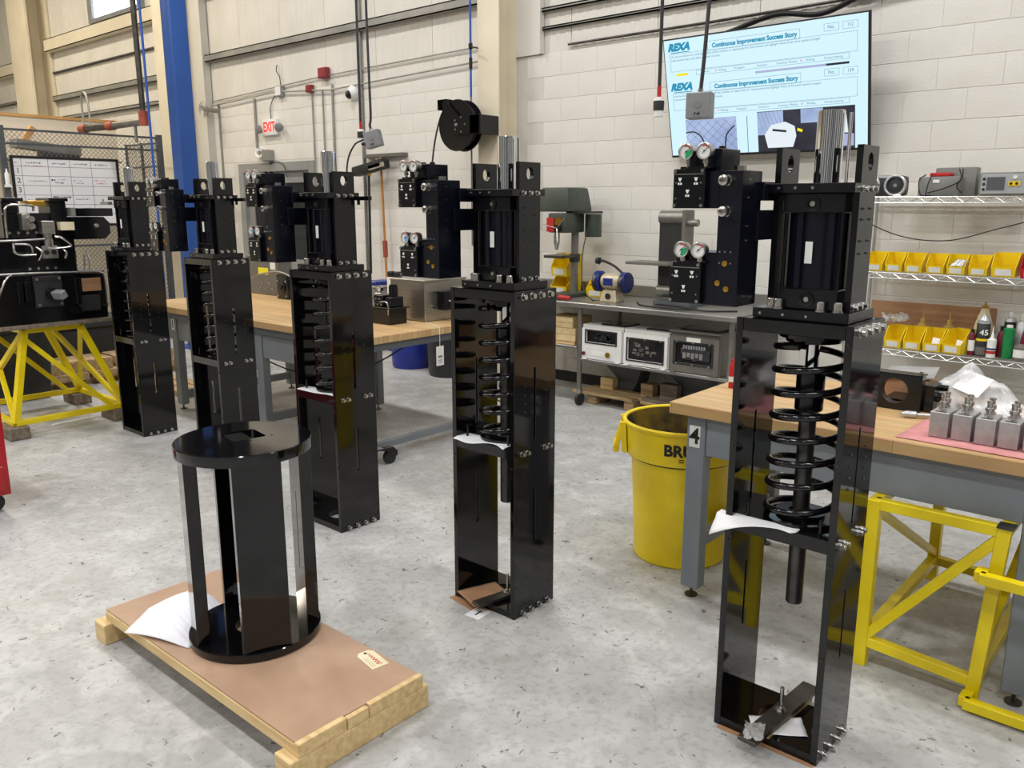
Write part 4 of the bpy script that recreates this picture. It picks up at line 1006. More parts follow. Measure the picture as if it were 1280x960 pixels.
for s in (-1, 1):
    B().lathe((gx + s * 0.10, gy + 0.01, TZ + 0.165), [(0, 0), (0.075, 0), (0.088, 0.01), (0.088, 0.055), (0.075, 0.065), (0, 0.065)], (s, 0, 0), 28).build('wheel_guard', 'grinder_blue', t)
    B().cyl((gx + s * 0.115, gy - 0.012, TZ + 0.16), (s, 0, 0), 0.03, 0.078, n=24).build('wheel', 'raw_bar', t)
    B().obox((gx + s * 0.135, gy - 0.085, TZ + 0.14), (0.05, 0.05, 0.006)).build('tool_rest', 'raw_bar', t)
B().tube(bez([(gx + 0.11, gy + 0.0, TZ + 0.24), (gx + 0.02, gy, TZ + 0.30), (gx - 0.08, gy, TZ + 0.335), (gx - 0.13, gy, TZ + 0.335)]), 0.011).lathe((gx - 0.13, gy, TZ + 0.335), [(0.011, 0), (0.03, 0.0), (0.026, 0.03), (0, 0.035)], (-1, 0, 0.1), 14).build('lamp_arm', 'black_rubber', t)
# ---- drill press
dx, dy = -4.53, 6.02
t = thing('drill_press', 'green bench drill press with a red guard on the rolling table', 'drill press', (dx, dy, TZ))
B().box(dx - 0.085, dx + 0.12, dy - 0.22, dy + 0.14, TZ, TZ + 0.035, 0.01).build('base', 'press_green', t)
B().cyl((dx, dy + 0.05, TZ + 0.035), (0, 0, 1), 0.62, 0.034, n=18).build('column', 'steel_pipe', t)
B().box(dx - 0.13, dx + 0.07, dy - 0.18, dy + 0.10, TZ + 0.56, TZ + 0.73, 0.02).build('head', 'press_green', t)
B().hexa([(dx - 0.30, dy - 0.13, TZ + 0.74), (dx + 0.07, dy - 0.13, TZ + 0.74), (dx + 0.07, dy + 0.22, TZ + 0.74), (dx - 0.30, dy + 0.22, TZ + 0.74), (dx - 0.27, dy - 0.11, TZ + 0.95), (dx + 0.03, dy - 0.11, TZ + 0.95), (dx + 0.03, dy + 0.2, TZ + 0.95), (dx - 0.27, dy + 0.2, TZ + 0.95)], 0.025).build('pulley_cover', 'press_green', t)
B().box(dx - 0.02, dx + 0.15, dy - 0.06, dy + 0.26, TZ + 0.725, TZ + 0.745).build('motor_mount', 'raw_bar', t)
B().cyl((dx + 0.12, dy + 0.16, TZ + 0.52), (0, 0, 1), 0.2, 0.075, n=20).build('motor', 'press_green', t)
B().box(dx - 0.135, dx - 0.055, dy - 0.19, dy - 0.178, TZ + 0.57, TZ + 0.69).build('safety_label', 'red_plastic', t)
B().box(dx - 0.04, dx + 0.03, dy - 0.19, dy - 0.178, TZ + 0.63, TZ + 0.69).build('rating_plate', 'brass', t)
B().cyl((dx - 0.09, dy - 0.10, TZ + 0.46), (0, 0, 1), 0.11, 0.028, n=14).cyl((dx - 0.09, dy - 0.10, TZ + 0.41), (0, 0, 1), 0.05, 0.014, 0.024, n=12).build('chuck', 'zinc', t)
B().cyl((dx + 0.0, dy - 0.19, TZ + 0.60), (0, -1, 0), 0.03, 0.03, n=14).build('feed_hub', 'ink_black', t)
for a in (40, 165, 285): B().cyl((dx, dy - 0.215, TZ + 0.60), (math.cos(R(a)), -0.25, math.sin(R(a))), 0.13, 0.005, n=8).build('feed_handle', 'zinc', t)
B().cyl((dx, dy + 0.05, TZ + 0.30), (0, 0, 1), 0.07, 0.05, n=16).box(dx - 0.16, dx + 0.05, dy - 0.20, dy + 0.02, TZ + 0.34, TZ + 0.365, 0.004).build('work_table', 'raw_bar', t)
# ---- belt sander
sx, sy = -3.42, 6.0
t = thing('belt_sander', 'grey upright belt sander with two rollers at the back of the rolling table', 'sander', (sx, sy, TZ))
B().box(sx - 0.17, sx + 0.17, sy - 0.12, sy + 0.2, TZ, TZ + 0.04, 0.01).build('base', 'bench_grey_dark', t)
B().box(sx - 0.19, sx + 0.02, sy - 0.02, sy + 0.06, TZ + 0.16, TZ + 0.66, 0.004).build('belt', 'dark_plastic', t)
B().box(sx + 0.03, sx + 0.06, sy - 0.05, sy + 0.1, TZ + 0.04, TZ + 0.76, 0.004).build('frame', 'enclosure_grey', t)
for z in (TZ + 0.70, TZ + 0.11):
    B().cyl((sx - 0.19, sy + 0.01, z), (1, 0, 0), 0.22, 0.055, n=20).build('roller', 'steel_pipe', t)
B().cyl((sx + 0.06, sy, TZ + 0.66), (1, 0, 0), 0.09, 0.028, n=14).build('tracking_knob', 'steel_pipe', t)
B().box(sx - 0.36, sx + 0.03, sy - 0.25, sy - 0.02, TZ + 0.33, TZ + 0.352, 0.003).build('work_rest', 'enclosure_grey', t)
B().box(sx - 0.10, sx + 0.06, sy + 0.06, sy + 0.22, TZ + 0.04, TZ + 0.22, 0.02).build('motor', 'enclosure_grey', t)
tag(B().tube(bez([(-3.75, 5.9, TZ + 0.007), (-3.6, 5.75, TZ + 0.007), (-3.3, 5.72, TZ + 0.007), (-3.15, 5.82, TZ + 0.007), (-3.3, 5.85, TZ + 0.007), (-3.5, 5.8, TZ + 0.02), (-3.3, 5.78, TZ + 0.02), (-3.05, 5.75, TZ + 0.007), (-2.85, 5.9, TZ + 0.007)]), 0.006).build('extension_cord', 'black_rubber'), 'black power cord coiled on the rolling table before the sander', 'cord')
tag(B().tube(bez([(dx + 0.16, dy + 0.05, TZ + 0.66), (dx + 0.2, dy - 0.1, TZ + 0.4), (dx + 0.28, dy - 0.2, TZ + 0.12), (dx + 0.4, dy - 0.22, TZ + 0.006), (gx - 0.1, gy + 0.12, TZ + 0.006)]), 0.005).build('extension_cord', 'black_rubber'), 'black cord looping from the drill press motor down to the grinder', 'cord')
t = thing('clamp_tool', 'red-handled steel clamp lying in front of the drill press', 'clamp', (-4.50, 5.68, TZ))
B().bar((-4.62, 5.68, TZ + 0.012), (-4.38, 5.68, TZ + 0.012), 0.03, 0.02).build('jaw', 'raw_bar', t)
B().cyl((-4.40, 5.68, TZ + 0.022), (1, 0.05, 0), 0.12, 0.021, 0.016, n=12).build('handle', 'red_plastic', t)

# ---- storage bins
def bin_parts(w, d, h, m, label_m='label_white'):
    """open-fronted stacking bin, front at -y, origin at base centre"""
    k = 0.004; out = []
    b = B(); hb2 = h; hf = h * 0.42
    def quad(P, n):
        b.prism(P, n, k)
    b.box(-w / 2 * 0.86, w / 2 * 0.86, -d / 2, d / 2, 0, k)
    b.hexa([(-w / 2 * .86, d / 2 - k, 0), (w / 2 * .86, d / 2 - k, 0), (w / 2 * .86, d / 2, 0), (-w / 2 * .86, d / 2, 0), (-w / 2, d / 2 - k, h), (w / 2, d / 2 - k, h), (w / 2, d / 2, h), (-w / 2, d / 2, h)])
    for s in (-1, 1):
        x0, x1 = s * w / 2 * .86, s * w / 2; q = -s * k
        pts = [(-d / 2, 0), (d / 2, 0), (d / 2, h), (-d * 0.12, h), (-d / 2 - 0.01, hf)]
        a = [(x0 + (x1 - x0) * z / h, y, z) for y, z in pts]
        b.prism(a, (s, 0, 0), -k)
    b.hexa([(-w / 2 * .86, -d / 2, 0), (w / 2 * .86, -d / 2, 0), (w / 2 * .86, -d / 2 + k, 0), (-w / 2 * .86, -d / 2 + k, 0), (-w / 2 * .92, -d / 2 - 0.012, hf), (w / 2 * .92, -d / 2 - 0.012, hf), (w / 2 * .92, -d / 2 - 0.008, hf), (-w / 2 * .92, -d / 2 - 0.008, hf)])
    b.box(-w / 2 - 0.003, w / 2 + 0.003, d / 2, d / 2 + 0.005, h - 0.01, h)
    body = b.mesh('bin_body', m)
    lb = B().hexa([(-w * .3, -d / 2 - 0.0045, hf * .15), (w * .3, -d / 2 - 0.0045, hf * .15), (w * .3, -d / 2 - 0.003, hf * .15), (-w * .3, -d / 2 - 0.003, hf * .15), (-w * .3, -d / 2 - 0.0125, hf * .8), (w * .3, -d / 2 - 0.0125, hf * .8), (w * .3, -d / 2 - 0.0105, hf * .8), (-w * .3, -d / 2 - 0.0105, hf * .8)]).mesh('bin_label', label_m)
    return body, lb
BINY = bin_parts(0.118, 0.18, 0.125, 'bin_yellow'); BINW = bin_parts(0.15, 0.2, 0.145, 'bin_yellow'); BINR = bin_parts(0.15, 0.2, 0.145, 'bin_red')
def put_bin(kind, x, y, z, label, group, rz=0):
    t = thing('storage_bin', label, 'bin', (x, y, z), rz, group, True)
    for nm, me in zip(('bin_body', 'bin_label'), kind):
        o = bpy.data.objects.new(nm, me); C.objects.link(o); o.parent = t
    return t
put_bin(bin_parts(0.2, 0.22, 0.16, 'bin_yellow'), -4.72, 6.20, TZ, 'yellow storage bin on the rolling table behind the drill press column, lowest of a pile', 'yellow bins behind the drill press')
put_bin(bin_parts(0.2, 0.22, 0.2, 'bin_yellow'), -4.72, 6.20, TZ + 0.16, 'yellow storage bin piled on top of another behind the drill press column', 'yellow bins behind the drill press')
put_bin(bin_parts(0.2, 0.22, 0.16, 'bin_yellow'), -4.30, 6.18, TZ, 'yellow storage bin on the rolling table between drill press and grinder', 'yellow bins behind the drill press')

# ================================================================== WIRE SHELVING
su = thing('wire_shelving', 'chrome wire shelving unit of four shelves against the block wall', 'shelving', (-1.0, 6.17, 0))
X0, X1, Y0, Y1 = -2.05, 0.75, 5.96, 6.40
LV = (0.20, 0.735, 1.255, 1.755)
for x in (X0, X1):
    for y in (Y0, Y1): B().cyl((x, y, 0), (0, 0, 1), 1.80, 0.0125, n=12).build('post', 'wire_chrome', su)
for z in LV:
    sh = B()
    for y in (Y0, Y1): sh.tube([(X0, y, z - 0.005), (X1, y, z - 0.005)], 0.004, 6).tube([(X0, y, z - 0.042), (X1, y, z - 0.042)], 0.004, 6)
    for x in (X0, X1): sh.tube([(x, Y0, z - 0.005), (x, Y1, z - 0.005)], 0.004, 6).tube([(x, Y0, z - 0.042), (x, Y1, z - 0.042)], 0.004, 6)
    so = sh.build('shelf', 'wire_chrome', su)
    tw = B(); n = 50
    for y in (Y0, Y1):
        tw.tube([(X0 + (X1 - X0) * i / n, y, z - (0.007 if i % 2 else 0.040)) for i in range(n + 1)], 0.003, 5)
    tw.build('truss_wire', 'wire_chrome', so)
    dk = B()
    for i in range(110): dk.tube([(X0 + 0.02 + i * (X1 - X0 - 0.04) / 109, Y0, z - 0.0025), (X0 + 0.02 + i * (X1 - X0 - 0.04) / 109, Y1, z - 0.0025)], 0.0022, 4)
    dko = dk.build('deck_wire', 'wire_chrome', so); dko['kind'] = 'stuff'
# bins on the middle shelf
z = 1.256
items = [(-1.905, BINY), (-1.78, BINY), (-1.655, BINY), (-1.52, BINY), (-1.395, BINY), (-1.265, BINY), (-1.12, BINW), (-0.96, BINR), (-0.80, BINR), (-0.63, BINW)]
bl = ['yellow bin on the middle wire shelf, nearest the black tower', 'yellow bin with white label, second along the middle wire shelf', 'yellow bin, third along the middle wire shelf', 'yellow bin, fourth along the middle wire shelf', 'yellow bin holding bright metal pieces on the middle wire shelf', 'yellow bin between the bin of metal pieces and the wide bin', 'wide yellow bin beside the red bin on the middle wire shelf', 'red bin next to the wide yellow bin on the middle wire shelf', 'red bin, second of two on the middle wire shelf', 'wide yellow bin beyond the two red bins on the middle wire shelf']
for (x, k), l in zip(items, bl): put_bin(k, x, 6.09, z, l, 'bins on the middle wire shelf')
for k in range(6):
    tag(B().cyl((-1.44 + 0.015 * k, 6.04 + 0.006 * (k % 2), z + 0.05), (0.5, 0.4, 0.55), 0.065, 0.008, n=8).build('metal_pin', 'zinc'), 'short bright metal pin in the yellow bin of metal pieces', 'pin', 'metal pins in the yellow bin')
tag(B().box(-0.99, -0.93, 6.02, 6.10, z + 0.005, z + 0.085, 0.004).build('metal_part', 'raw_bar'), 'dark metal part inside the first red bin', 'part')
# lower shelf: bins, bottles, cans
z = 0.736
for x, rz, l in ((-1.74, 0, 'yellow bin on the low wire shelf, nearest the clear bag end'), (-1.615, 0, 'yellow bin, second along the low wire shelf'), (-1.49, 0, 'yellow bin with papers, third along the low wire shelf'), (-1.345, -14, 'yellow bin turned askew on the low wire shelf beside the bottles')):
    put_bin(bin_parts(0.12, 0.2, 0.14, 'bin_yellow') if rz == 0 else bin_parts(0.14, 0.2, 0.15, 'bin_yellow'), x, 6.10, z, l, 'bins on the low wire shelf', rz)
for x, y, l in ((-1.48, 6.05, 'folded white slip standing in the third low yellow bin'), (-1.33, 6.04, 'folded white slip standing in the askew yellow bin')):
    tag(B().obox((x, y, z + 0.055), (0.045, 0.004, 0.07), (-25, 10, 15)).build('paper_slip', 'white_paper'), l, 'paper')
def bottle(name, x, y, prof, m, label, cat, extra=()):
    t = thing(name, label, cat, (x, y, z), 0, 'bottles and cans on the low wire shelf')
    B().lathe((x, y, z), prof, n=18).build('body', m, t)
    for nm, pr, mm in extra: B().lathe((x, y, z), pr, n=18).build(nm, mm, t)
    return t
bottle('glue_bottle', -1.262, 6.04, [(0, 0), (0.02, 0), (0.02, 0.13), (0.011, 0.15), (0, 0.15)], 'maroon', 'small maroon bottle with a white label beside the askew bin', 'bottle', [('cap', [(0.011, 0.15), (0.012, 0.17), (0, 0.17)], 'ink_black'), ('label', [(0.0205, 0.03), (0.0205, 0.10)], 'label_white')])
bottle('adhesive_can', -1.205, 6.06, [(0, 0), (0.04, 0), (0.04, 0.21), (0.02, 0.24), (0, 0.24)], 'dark_plastic', 'dark spray can lettered 45 with a grey cap', 'can', [('cap', [(0.038, 0.205), (0.038, 0.235), (0.018, 0.26), (0.014, 0.27), (0, 0.27)], 'boombox_silver'), ('band', [(0.0404, 0.10), (0.0404, 0.115)], 'bin_yellow'), ('lower_band', [(0.0404, 0.01), (0.0404, 0.06)], 'enclosure_grey')])
inst('lettering', text_mesh('45', 0.05, 'label_white', 0.0002, 0.001), bpy.data.objects['adhesive_can'], (-1.19, 6.018, z + 0.155), (90, 0, 12))
bottle('squeeze_tube', -1.142, 6.03, [(0, 0), (0.027, 0), (0.027, 0.115), (0.012, 0.125), (0.01, 0.13), (0.004, 0.17), (0, 0.21)], 'label_white', 'white squeeze tube with a red and blue label and thin nozzle', 'tube', [('label', [(0.0275, 0.025), (0.0275, 0.045)], 'red_plastic'), ('label_band', [(0.0275, 0.05), (0.0275, 0.062)], 'grinder_blue')])
bottle('sealant_bottle', -1.10, 6.09, [(0, 0), (0.028, 0), (0.028, 0.14), (0.014, 0.17), (0, 0.17)], 'maroon', 'dark red bottle between the white tube and the green bottle', 'bottle', [('cap', [(0.014, 0.17), (0.016, 0.2), (0, 0.2)], 'ink_black')])
bottle('green_bottle', -1.055, 6.05, [(0, 0), (0.032, 0), (0.033, 0.19), (0.02, 0.20), (0, 0.20)], 'cap_green', 'green cylinder bottle on the low wire shelf', 'bottle', [('cap', [(0.018, 0.20), (0.018, 0.215), (0, 0.215)], 'label_white')])
bottle('spray_can', -1.075, 6.165, [(0, 0), (0.034, 0), (0.034, 0.23), (0.02, 0.25), (0, 0.25)], 'ink_black', 'black spray can with a white nozzle behind the green bottle', 'can', [('nozzle', [(0.012, 0.25), (0.014, 0.285), (0, 0.29)], 'white_paint'), ('cap', [(0.036, 0.225), (0.03, 0.245), (0.02, 0.252)], 'boombox_silver')])
bottle('spray_can', -1.005, 6.15, [(0, 0), (0.034, 0), (0.034, 0.22), (0.02, 0.24), (0, 0.24)], 'boombox_silver', 'silver spray can with a white nozzle, beside the black spray can', 'can', [('nozzle', [(0.012, 0.24), (0.014, 0.28), (0, 0.285)], 'white_paint')])
bottle('spray_can', -0.93, 6.15, [(0, 0), (0.034, 0), (0.034, 0.21), (0.02, 0.23), (0, 0.23)], 'boombox_silver', 'silver spray can with a white nozzle above the brown jar', 'can', [('nozzle', [(0.012, 0.23), (0.014, 0.27), (0, 0.275)], 'white_paint')])
bottle('jar', -0.975, 6.03, [(0, 0), (0.042, 0), (0.042, 0.085), (0.02, 0.105), (0, 0.105)], 'enclosure_grey', 'squat brown-grey jar with a round red and white emblem', 'jar', [('emblem', [(0.0425, 0.02), (0.0425, 0.07)], 'label_white'), ('neck', [(0.012, 0.105), (0.01, 0.14), (0.004, 0.18), (0, 0.19)], 'maroon')])
bottle('jug', -0.87, 6.06, [(0, 0), (0.045, 0), (0.045, 0.2), (0.02, 0.26), (0, 0.26)], 'box_grey', 'tall grey jug at the end of the bottles', 'jug')
t = thing('paper_bag', 'yellowish paper-wrapped bottle standing behind the can lettered 45', 'bottle', (-1.245, 6.24, z))
B().lathe((-1.245, 6.24, z), [(0, 0), (0.055, 0), (0.058, 0.16), (0.05, 0.2), (0.022, 0.29), (0, 0.29)], n=9).build('wrapper', 'tag_manila', t, 0)
B().lathe((-1.245, 6.24, z + 0.285), [(0.02, 0), (0.022, 0.02), (0.006, 0.025), (0.004, 0.05), (0, 0.05)], n=14).build('cap', 'brass', t)
for x, l in ((-1.63, 'amber glue bottle behind the second and third low bins'), (-1.46, 'amber squat glue bottle behind the third low bin')):
    bottle('glue_bottle', x, 6.28, [(0, 0), (0.045, 0), (0.045, 0.13), (0.02, 0.155), (0.018, 0.185), (0.004, 0.19), (0.003, 0.24), (0, 0.24)], 'amber', l, 'bottle')
tag(B().box(-2.02, -1.2, 6.37, 6.385, z, z + 0.28, 0.001).build('cardboard_sheet', 'card_brown'), 'brown board standing at the back of the low wire shelf', 'board')
crumple('plastic_sleeve', -1.79, 6.19, z + 0.15, 0.16, 0.2, 10, 0.07, 'clear_bag', 'clear plastic sleeve draped over the first low yellow bin', 'plastic', 9)
tag(B().box(-1.98, 0.6, 5.99, 6.36, 0.201, 0.26, 0.004).build('steel_slab', 'old_timber'), 'long dark slab on the lowest wire shelf', 'slab')
# top shelf: boombox, battery case, power supply
z = 1.756
t = thing('radio', 'silver and black radio with a round speaker on the top wire shelf', 'radio', (-1.92, 6.12, z))
B().box(-2.04, -1.78, 6.04, 6.2, z, z + 0.14, 0.04).build('housing', 'dark_plastic', t)
for x in (-1.83, -2.0): 
    s = B().lathe((x, 6.042, z + 0.072), [(0, 0.004), (0.02, 0.004), (0.048, -0.002), (0.05, 0.012), (0.062, 0.014), (0.064, 0)], (0, -1, 0), 28).build('speaker', 'dark_plastic', t)
    B().lathe((x, 6.042, z + 0.072), [(0.055, 0.012), (0.064, 0.016), (0.072, 0.010), (0.072, 0)], (0, -1, 0), 28).build('speaker_ring', 'boombox_silver', s)
    B().cyl((x, 6.038, z + 0.072), (0, -1, 0), 0.004, 0.012, n=14).build('cone_cap', 'box_grey', s)
B().box(-2.03, -1.80, 6.036, 6.046, z + 0.118, z + 0.136, 0.004).build('trim', 'boombox_silver', t)
t = thing('battery_case', 'grey plastic equipment case with leads on the top wire shelf', 'case', (-1.53, 6.13, z))
B().box(-1.69, -1.44, 6.05, 6.22, z, z + 0.125, 0.012).build('front_shell', 'grey_case', t)
B().box(-1.62, -1.37, 6.16, 6.27, z, z + 0.185, 0.012).build('back_shell', 'grey_case', t)
B().box(-1.60, -1.56, 6.046, 6.05, z + 0.085, z + 0.105).build('label', 'label_white', t)
B().box(-1.63, -1.50, 6.07, 6.15, z + 0.125, z + 0.15, 0.006).build('clip', 'red_plastic', t)
for k, (pp) in enumerate((((-1.66, 6.1, z + 0.14), (-1.68, 6.03, z + 0.1), (-1.66, 6.02, z + 0.01), (-1.60, 6.03, z + 0.004)), ((-1.61, 6.08, z + 0.145), (-1.62, 6.03, z + 0.09), (-1.63, 6.02, z + 0.006)), ((-1.46, 6.1, z + 0.17), (-1.43, 6.03, z + 0.10), (-1.52, 6.03, z + 0.05), (-1.62, 6.02, z + 0.02)), ((-1.44, 6.1, z + 0.17), (-1.42, 6.02, z + 0.12), (-1.45, 6.03, z + 0.06), (-1.42, 6.04, z + 0.02)))):
    B().tube(bez(pp), 0.004, 6).build('lead', 'ink_black', t)
t = thing('power_supply', 'silver bench power supply with a grey screen and yellow sockets on the top wire shelf', 'power supply', (-1.2, 6.15, z))
B().box(-1.335, -1.06, 6.07, 6.30, z, z + 0.145, 0.014).build('housing', 'grey_case', t)
B().box(-1.32, -1.07, 6.062, 6.07, z + 0.012, z + 0.132, 0.003).build('front_panel', 'boombox_silver', t)
B().box(-1.285, -1.185, 6.058, 6.062, z + 0.035, z + 0.115).build('screen', 'lens_grey', t)
for k in range(3): B().cyl((-1.302, 6.062, z + 0.04 + 0.032 * k), (0, -1, 0), 0.004, 0.009, n=10).build('button', 'ink_black', t)
B().box(-1.165, -1.10, 6.058, 6.062, z + 0.06, z + 0.088).build('socket_plate', 'bin_yellow', t)
for x in (-1.15, -1.118): B().cyl((x, 6.058, z + 0.074), (0, -1, 0), 0.006, 0.008, n=10).build('socket', 'ink_black', t)
B().cyl((-1.13, 6.062, z + 0.112), (0, -1, 0), 0.014, 0.011, n=12).build('dial', 'white_paint', t)
tag(B().tube(bez([(-2.05, 5.94, 1.70), (-2.02, 5.945, 1.62), (-1.75, 5.945, 1.50), (-1.45, 5.945, 1.475), (-1.15, 5.945, 1.56), (-0.7, 5.945, 1.70)], 10), 0.004, 6).build('cable', 'ink_black'), 'thin black cable sagging between the top and middle wire shelves', 'cable')
tag(B().lathe((-1.80, 6.0, z), [(0, 0), (0.028, 0), (0.02, 0.014), (0, 0.018)], n=14).build('puck', 'white_paint'), 'small white puck beside the radio on the top wire shelf', 'puck')

# ================================================================== WALL SCREEN
tv = thing('television', 'large flat screen showing blue-white slides, tilted down from a wall bracket', 'television', (-2.915, 6.335, 2.09), local=True)
tv.rotation_euler = (R(13.8), 0, 0)
SW, SH = 1.60, 0.92
B().box(-SW / 2, SW / 2, -0.02, 0.02, 0, SH, 0.004).build('bezel', 'ink_black', tv)
B().box(-0.5, 0.5, 0.02, 0.045, 0.15, 0.7, 0.008).build('rear_cover', 'dark_plastic', tv)
B().hexa([(-0.12, 0.045, 0.30), (0.12, 0.045, 0.30), (0.12, 0.176, 0.30), (-0.12, 0.176, 0.30), (-0.12, 0.045, 0.6), (0.12, 0.045, 0.6), (0.12, 0.25, 0.6), (-0.12, 0.25, 0.6)]).build('wall_bracket', 'raw_bar', tv)
scn = B().box(-SW / 2 + 0.01, SW / 2 - 0.01, -0.0215, -0.02, 0.018, SH - 0.01).build('screen', 'scr_bg', tv)
def fx(a): return -SW / 2 + 0.01 + a * (SW - 0.02)
def fz(a): return SH - 0.01 - a * (SH - 0.028)
def srect(a0, a1, b0, b1, m, lift=0.001, name='slide_shape'):
    return B().box(fx(a0), fx(a1), -0.0215 - lift, -0.0215, fz(b1), fz(b0)).build(name, m, scn)
def sline(a0, a1, b0, b1, m='scr_ink', th=0.0018):
    b = B()
    for p, q in (((a0, b0), (a1, b0)), ((a0, b1), (a1, b1)), ((a0, b0), (a0, b1)), ((a1, b0), (a1, b1))):
        b.bar((fx(p[0]), -0.0222, fz(p[1])), (fx(q[0]), -0.0222, fz(q[1])), th, 0.001, (0, 1, 0))
    return b.build('slide_frame', m, scn)
def stext(s, a, b, size, m='scr_ink', align='CENTER', bold=0.0, sx=1.0):
    o = bpy.data.objects.new('slide_text', text_mesh(s, size, m, 0.0, bold, align, sx)); C.objects.link(o)
    o.parent = scn; o.location = (fx(a), -0.0228, fz(b)); o.rotation_euler = (R(90), 0, 0); return o
for k, base in enumerate((0.0, 0.335)):
    lg = stext('REXA', 0.085, base + 0.066, 0.072, 'scr_teal', bold=0.0055, sx=1.05)
    lg.data.transform(Matrix(((1, 0.35, 0, 0), (0, 1, 0, 0), (0, 0, 1, 0), (0, 0, 0, 1))))
    srect(0.035, 0.14, base + 0.105, base + 0.112, 'scr_teal')
    stext('Continuous Improvement Success Story', 0.475, base + 0.088, 0.044, 'scr_teal', bold=0.0022, sx=0.93)
    sline(0.24, 0.70, base + 0.05, base + 0.125)
    stext('No.', 0.842, base + 0.068, 0.034, 'scr_ink'); sline(0.81, 0.875, base + 0.042, base + 0.095)
    stext('152' if k == 0 else '159', 0.925, base + 0.068, 0.03, 'scr_ink'); sline(0.893, 0.957, base + 0.042, base + 0.095)
    stext('Use the box below for a brief description of the condition or opportunity for improvement and highlight which of the seven wastes it targets', 0.035, base + 0.142, 0.0225, 'scr_ink', 'LEFT', sx=0.93)
    stext('improvement had a cost effect on work in house.', 0.035, base + 0.172, 0.0225, 'scr_ink', 'LEFT', sx=0.95)
    sline(0.03, 0.955, base + 0.12, base + 0.265)
    for a, s in ((0.22, 'Defects'), (0.31, 'Waiting'), (0.40, 'Transport'), (0.515, 'Inventory'), (0.635, 'Inventory, Motion'), (0.745, 'Waiting'), (0.85, 'Overprocessing')):
        stext(s, a, base + 0.292, 0.021, 'scr_ink')
    b_ = sline(0.17, 0.92, base + 0.272, base + 0.312)
    srect(0.275, 0.28, base + 0.285, base + 0.298, 'scr_pink'); srect(0.70, 0.705, base + 0.285, base + 0.298, 'scr_pink')
srect(0.06, 0.125, 0.285, 0.306, 'scr_yellow')
srect(0.48, 0.82, 0.335, 0.352, 'scr_lilac'); srect(0.815, 0.92, 0.335, 0.352, 'scr_dark')
# two photographs on the lower slide
ph = srect(0.09, 0.37, 0.685, 1.0, 'scr_photo', 0.001, 'slide_photo')
b = B()
for i in range(-4, 9):
    for s in (-1, 1):
        pts = []
        for q in range(13):
            xx = q / 12; zz = ((i * 0.25 + s * xx * 1.4) )
            if 0 <= zz <= 1: pts.append((fx(0.09 + 0.28 * xx), -0.0230, fz(0.685 + 0.315 * zz)))
        if len(pts) > 1: b.bar(pts[0], pts[-1], 0.0016, 0.0006, (0, 1, 0))
b.build('photo_mesh', 'scr_dark', scn)
B().tube(bez([(fx(0.09), -0.0235, fz(0.80)), (fx(0.14), -0.0235, fz(0.80)), (fx(0.18), -0.0235, fz(0.86)), (fx(0.195), -0.0235, fz(0.98))]), 0.006, 6).tube(bez([(fx(0.36), -0.0235, fz(0.76)), (fx(0.315), -0.0235, fz(0.84)), (fx(0.305), -0.0235, fz(0.97))]), 0.006, 6).build('photo_cable', 'scr_dark', scn)
srect(0.425, 0.428, 0.69, 1.0, 'scr_ink')
p2 = srect(0.48, 0.945, 0.665, 1.0, 'scr_photo_dark', 0.001, 'slide_photo')
srect(0.48, 0.61, 0.67, 0.86, 'scr_photo', 0.0015, 'slide_photo'); srect(0.695, 0.80, 0.668, 0.78, 'scr_photo', 0.0015, 'slide_photo')
b = B()
for i in range(7):
    b.bar((fx(0.48 + 0.02 * i), -0.0235, fz(0.67)), (fx(0.48 + 0.02 * i + 0.03), -0.0235, fz(0.82)), 0.0012, 0.0005, (0, 1, 0))
b.build('photo_mesh', 'scr_dark', scn)
B().prism([(fx(a), -0.0232, fz(c)) for a, c in ((0.53, 0.97), (0.515, 0.86), (0.55, 0.78), (0.62, 0.76), (0.665, 0.80), (0.672, 0.88), (0.655, 0.97))], (0, -1, 0), 0.001).build('photo_device', 'scr_white', scn)
B().obox((fx(0.59), -0.0245, fz(0.83)), (0.11, 0.0006, 0.016), (0, 8, 0)).build('photo_display', 'scr_dark', scn)
B().obox((fx(0.69), -0.0238, fz(0.835)), (0.04, 0.0008, 0.02), (0, 20, 0)).build('photo_connector', 'scr_yellow', scn)
B().prism([(fx(a), -0.0232, fz(c)) for a, c in ((0.84, 0.72), (0.905, 0.715), (0.915, 0.875), (0.845, 0.875))], (0, -1, 0), 0.001).build('photo_device', 'scr_white', scn)
srect(0.83, 0.94, 0.885, 0.98, 'scr_lilac', 0.0018)
tag(B().tube(bez([(-3.3, 6.37, 3.02), (-2.9, 6.37, 3.10), (-2.55, 6.37, 3.06), (-2.2, 6.37, 3.16), (-1.7, 6.37, 3.2)]), 0.02, 6).build('cable_bundle', 'ink_black'), 'black cable bundle running along the wall above the screen', 'cables')

# ================================================================== HANGING POWER DROPS
def plug_drop(x, y, z, label, grp):
    t = thing('power_drop', label, 'plug', (x, y, z), 0, grp)
    B().tube([(x, y, TOP), (x, y, z + 0.2), (x, y, z + 0.1)], 0.011, 10).build('cord', 'dark_plastic', t)
    B().cyl((x, y, z + 0.105), (0, 0, 1), 0.07, 0.0125, n=12).build('strain_relief', 'red_plastic', t)
    B().lathe((x, y, z), [(0, 0), (0.028, 0), (0.028, 0.04)], n=18).build('plug_face', 'white_paint', t)
    B().lathe((x, y, z), [(0.031, 0.035), (0.033, 0.085), (0.031, 0.09)], n=18).build('plug_body', 'black_rubber', t)
    B().lathe((x, y, z), [(0.031, 0.088), (0.029, 0.108), (0.012, 0.112)], n=18).build('plug_collar', 'white_paint', t)
    return t
plug_drop(-2.752, 4.5, 2.215, 'black and white twist-lock plug hanging on a cord beside the wall screen', 'hanging plugs')
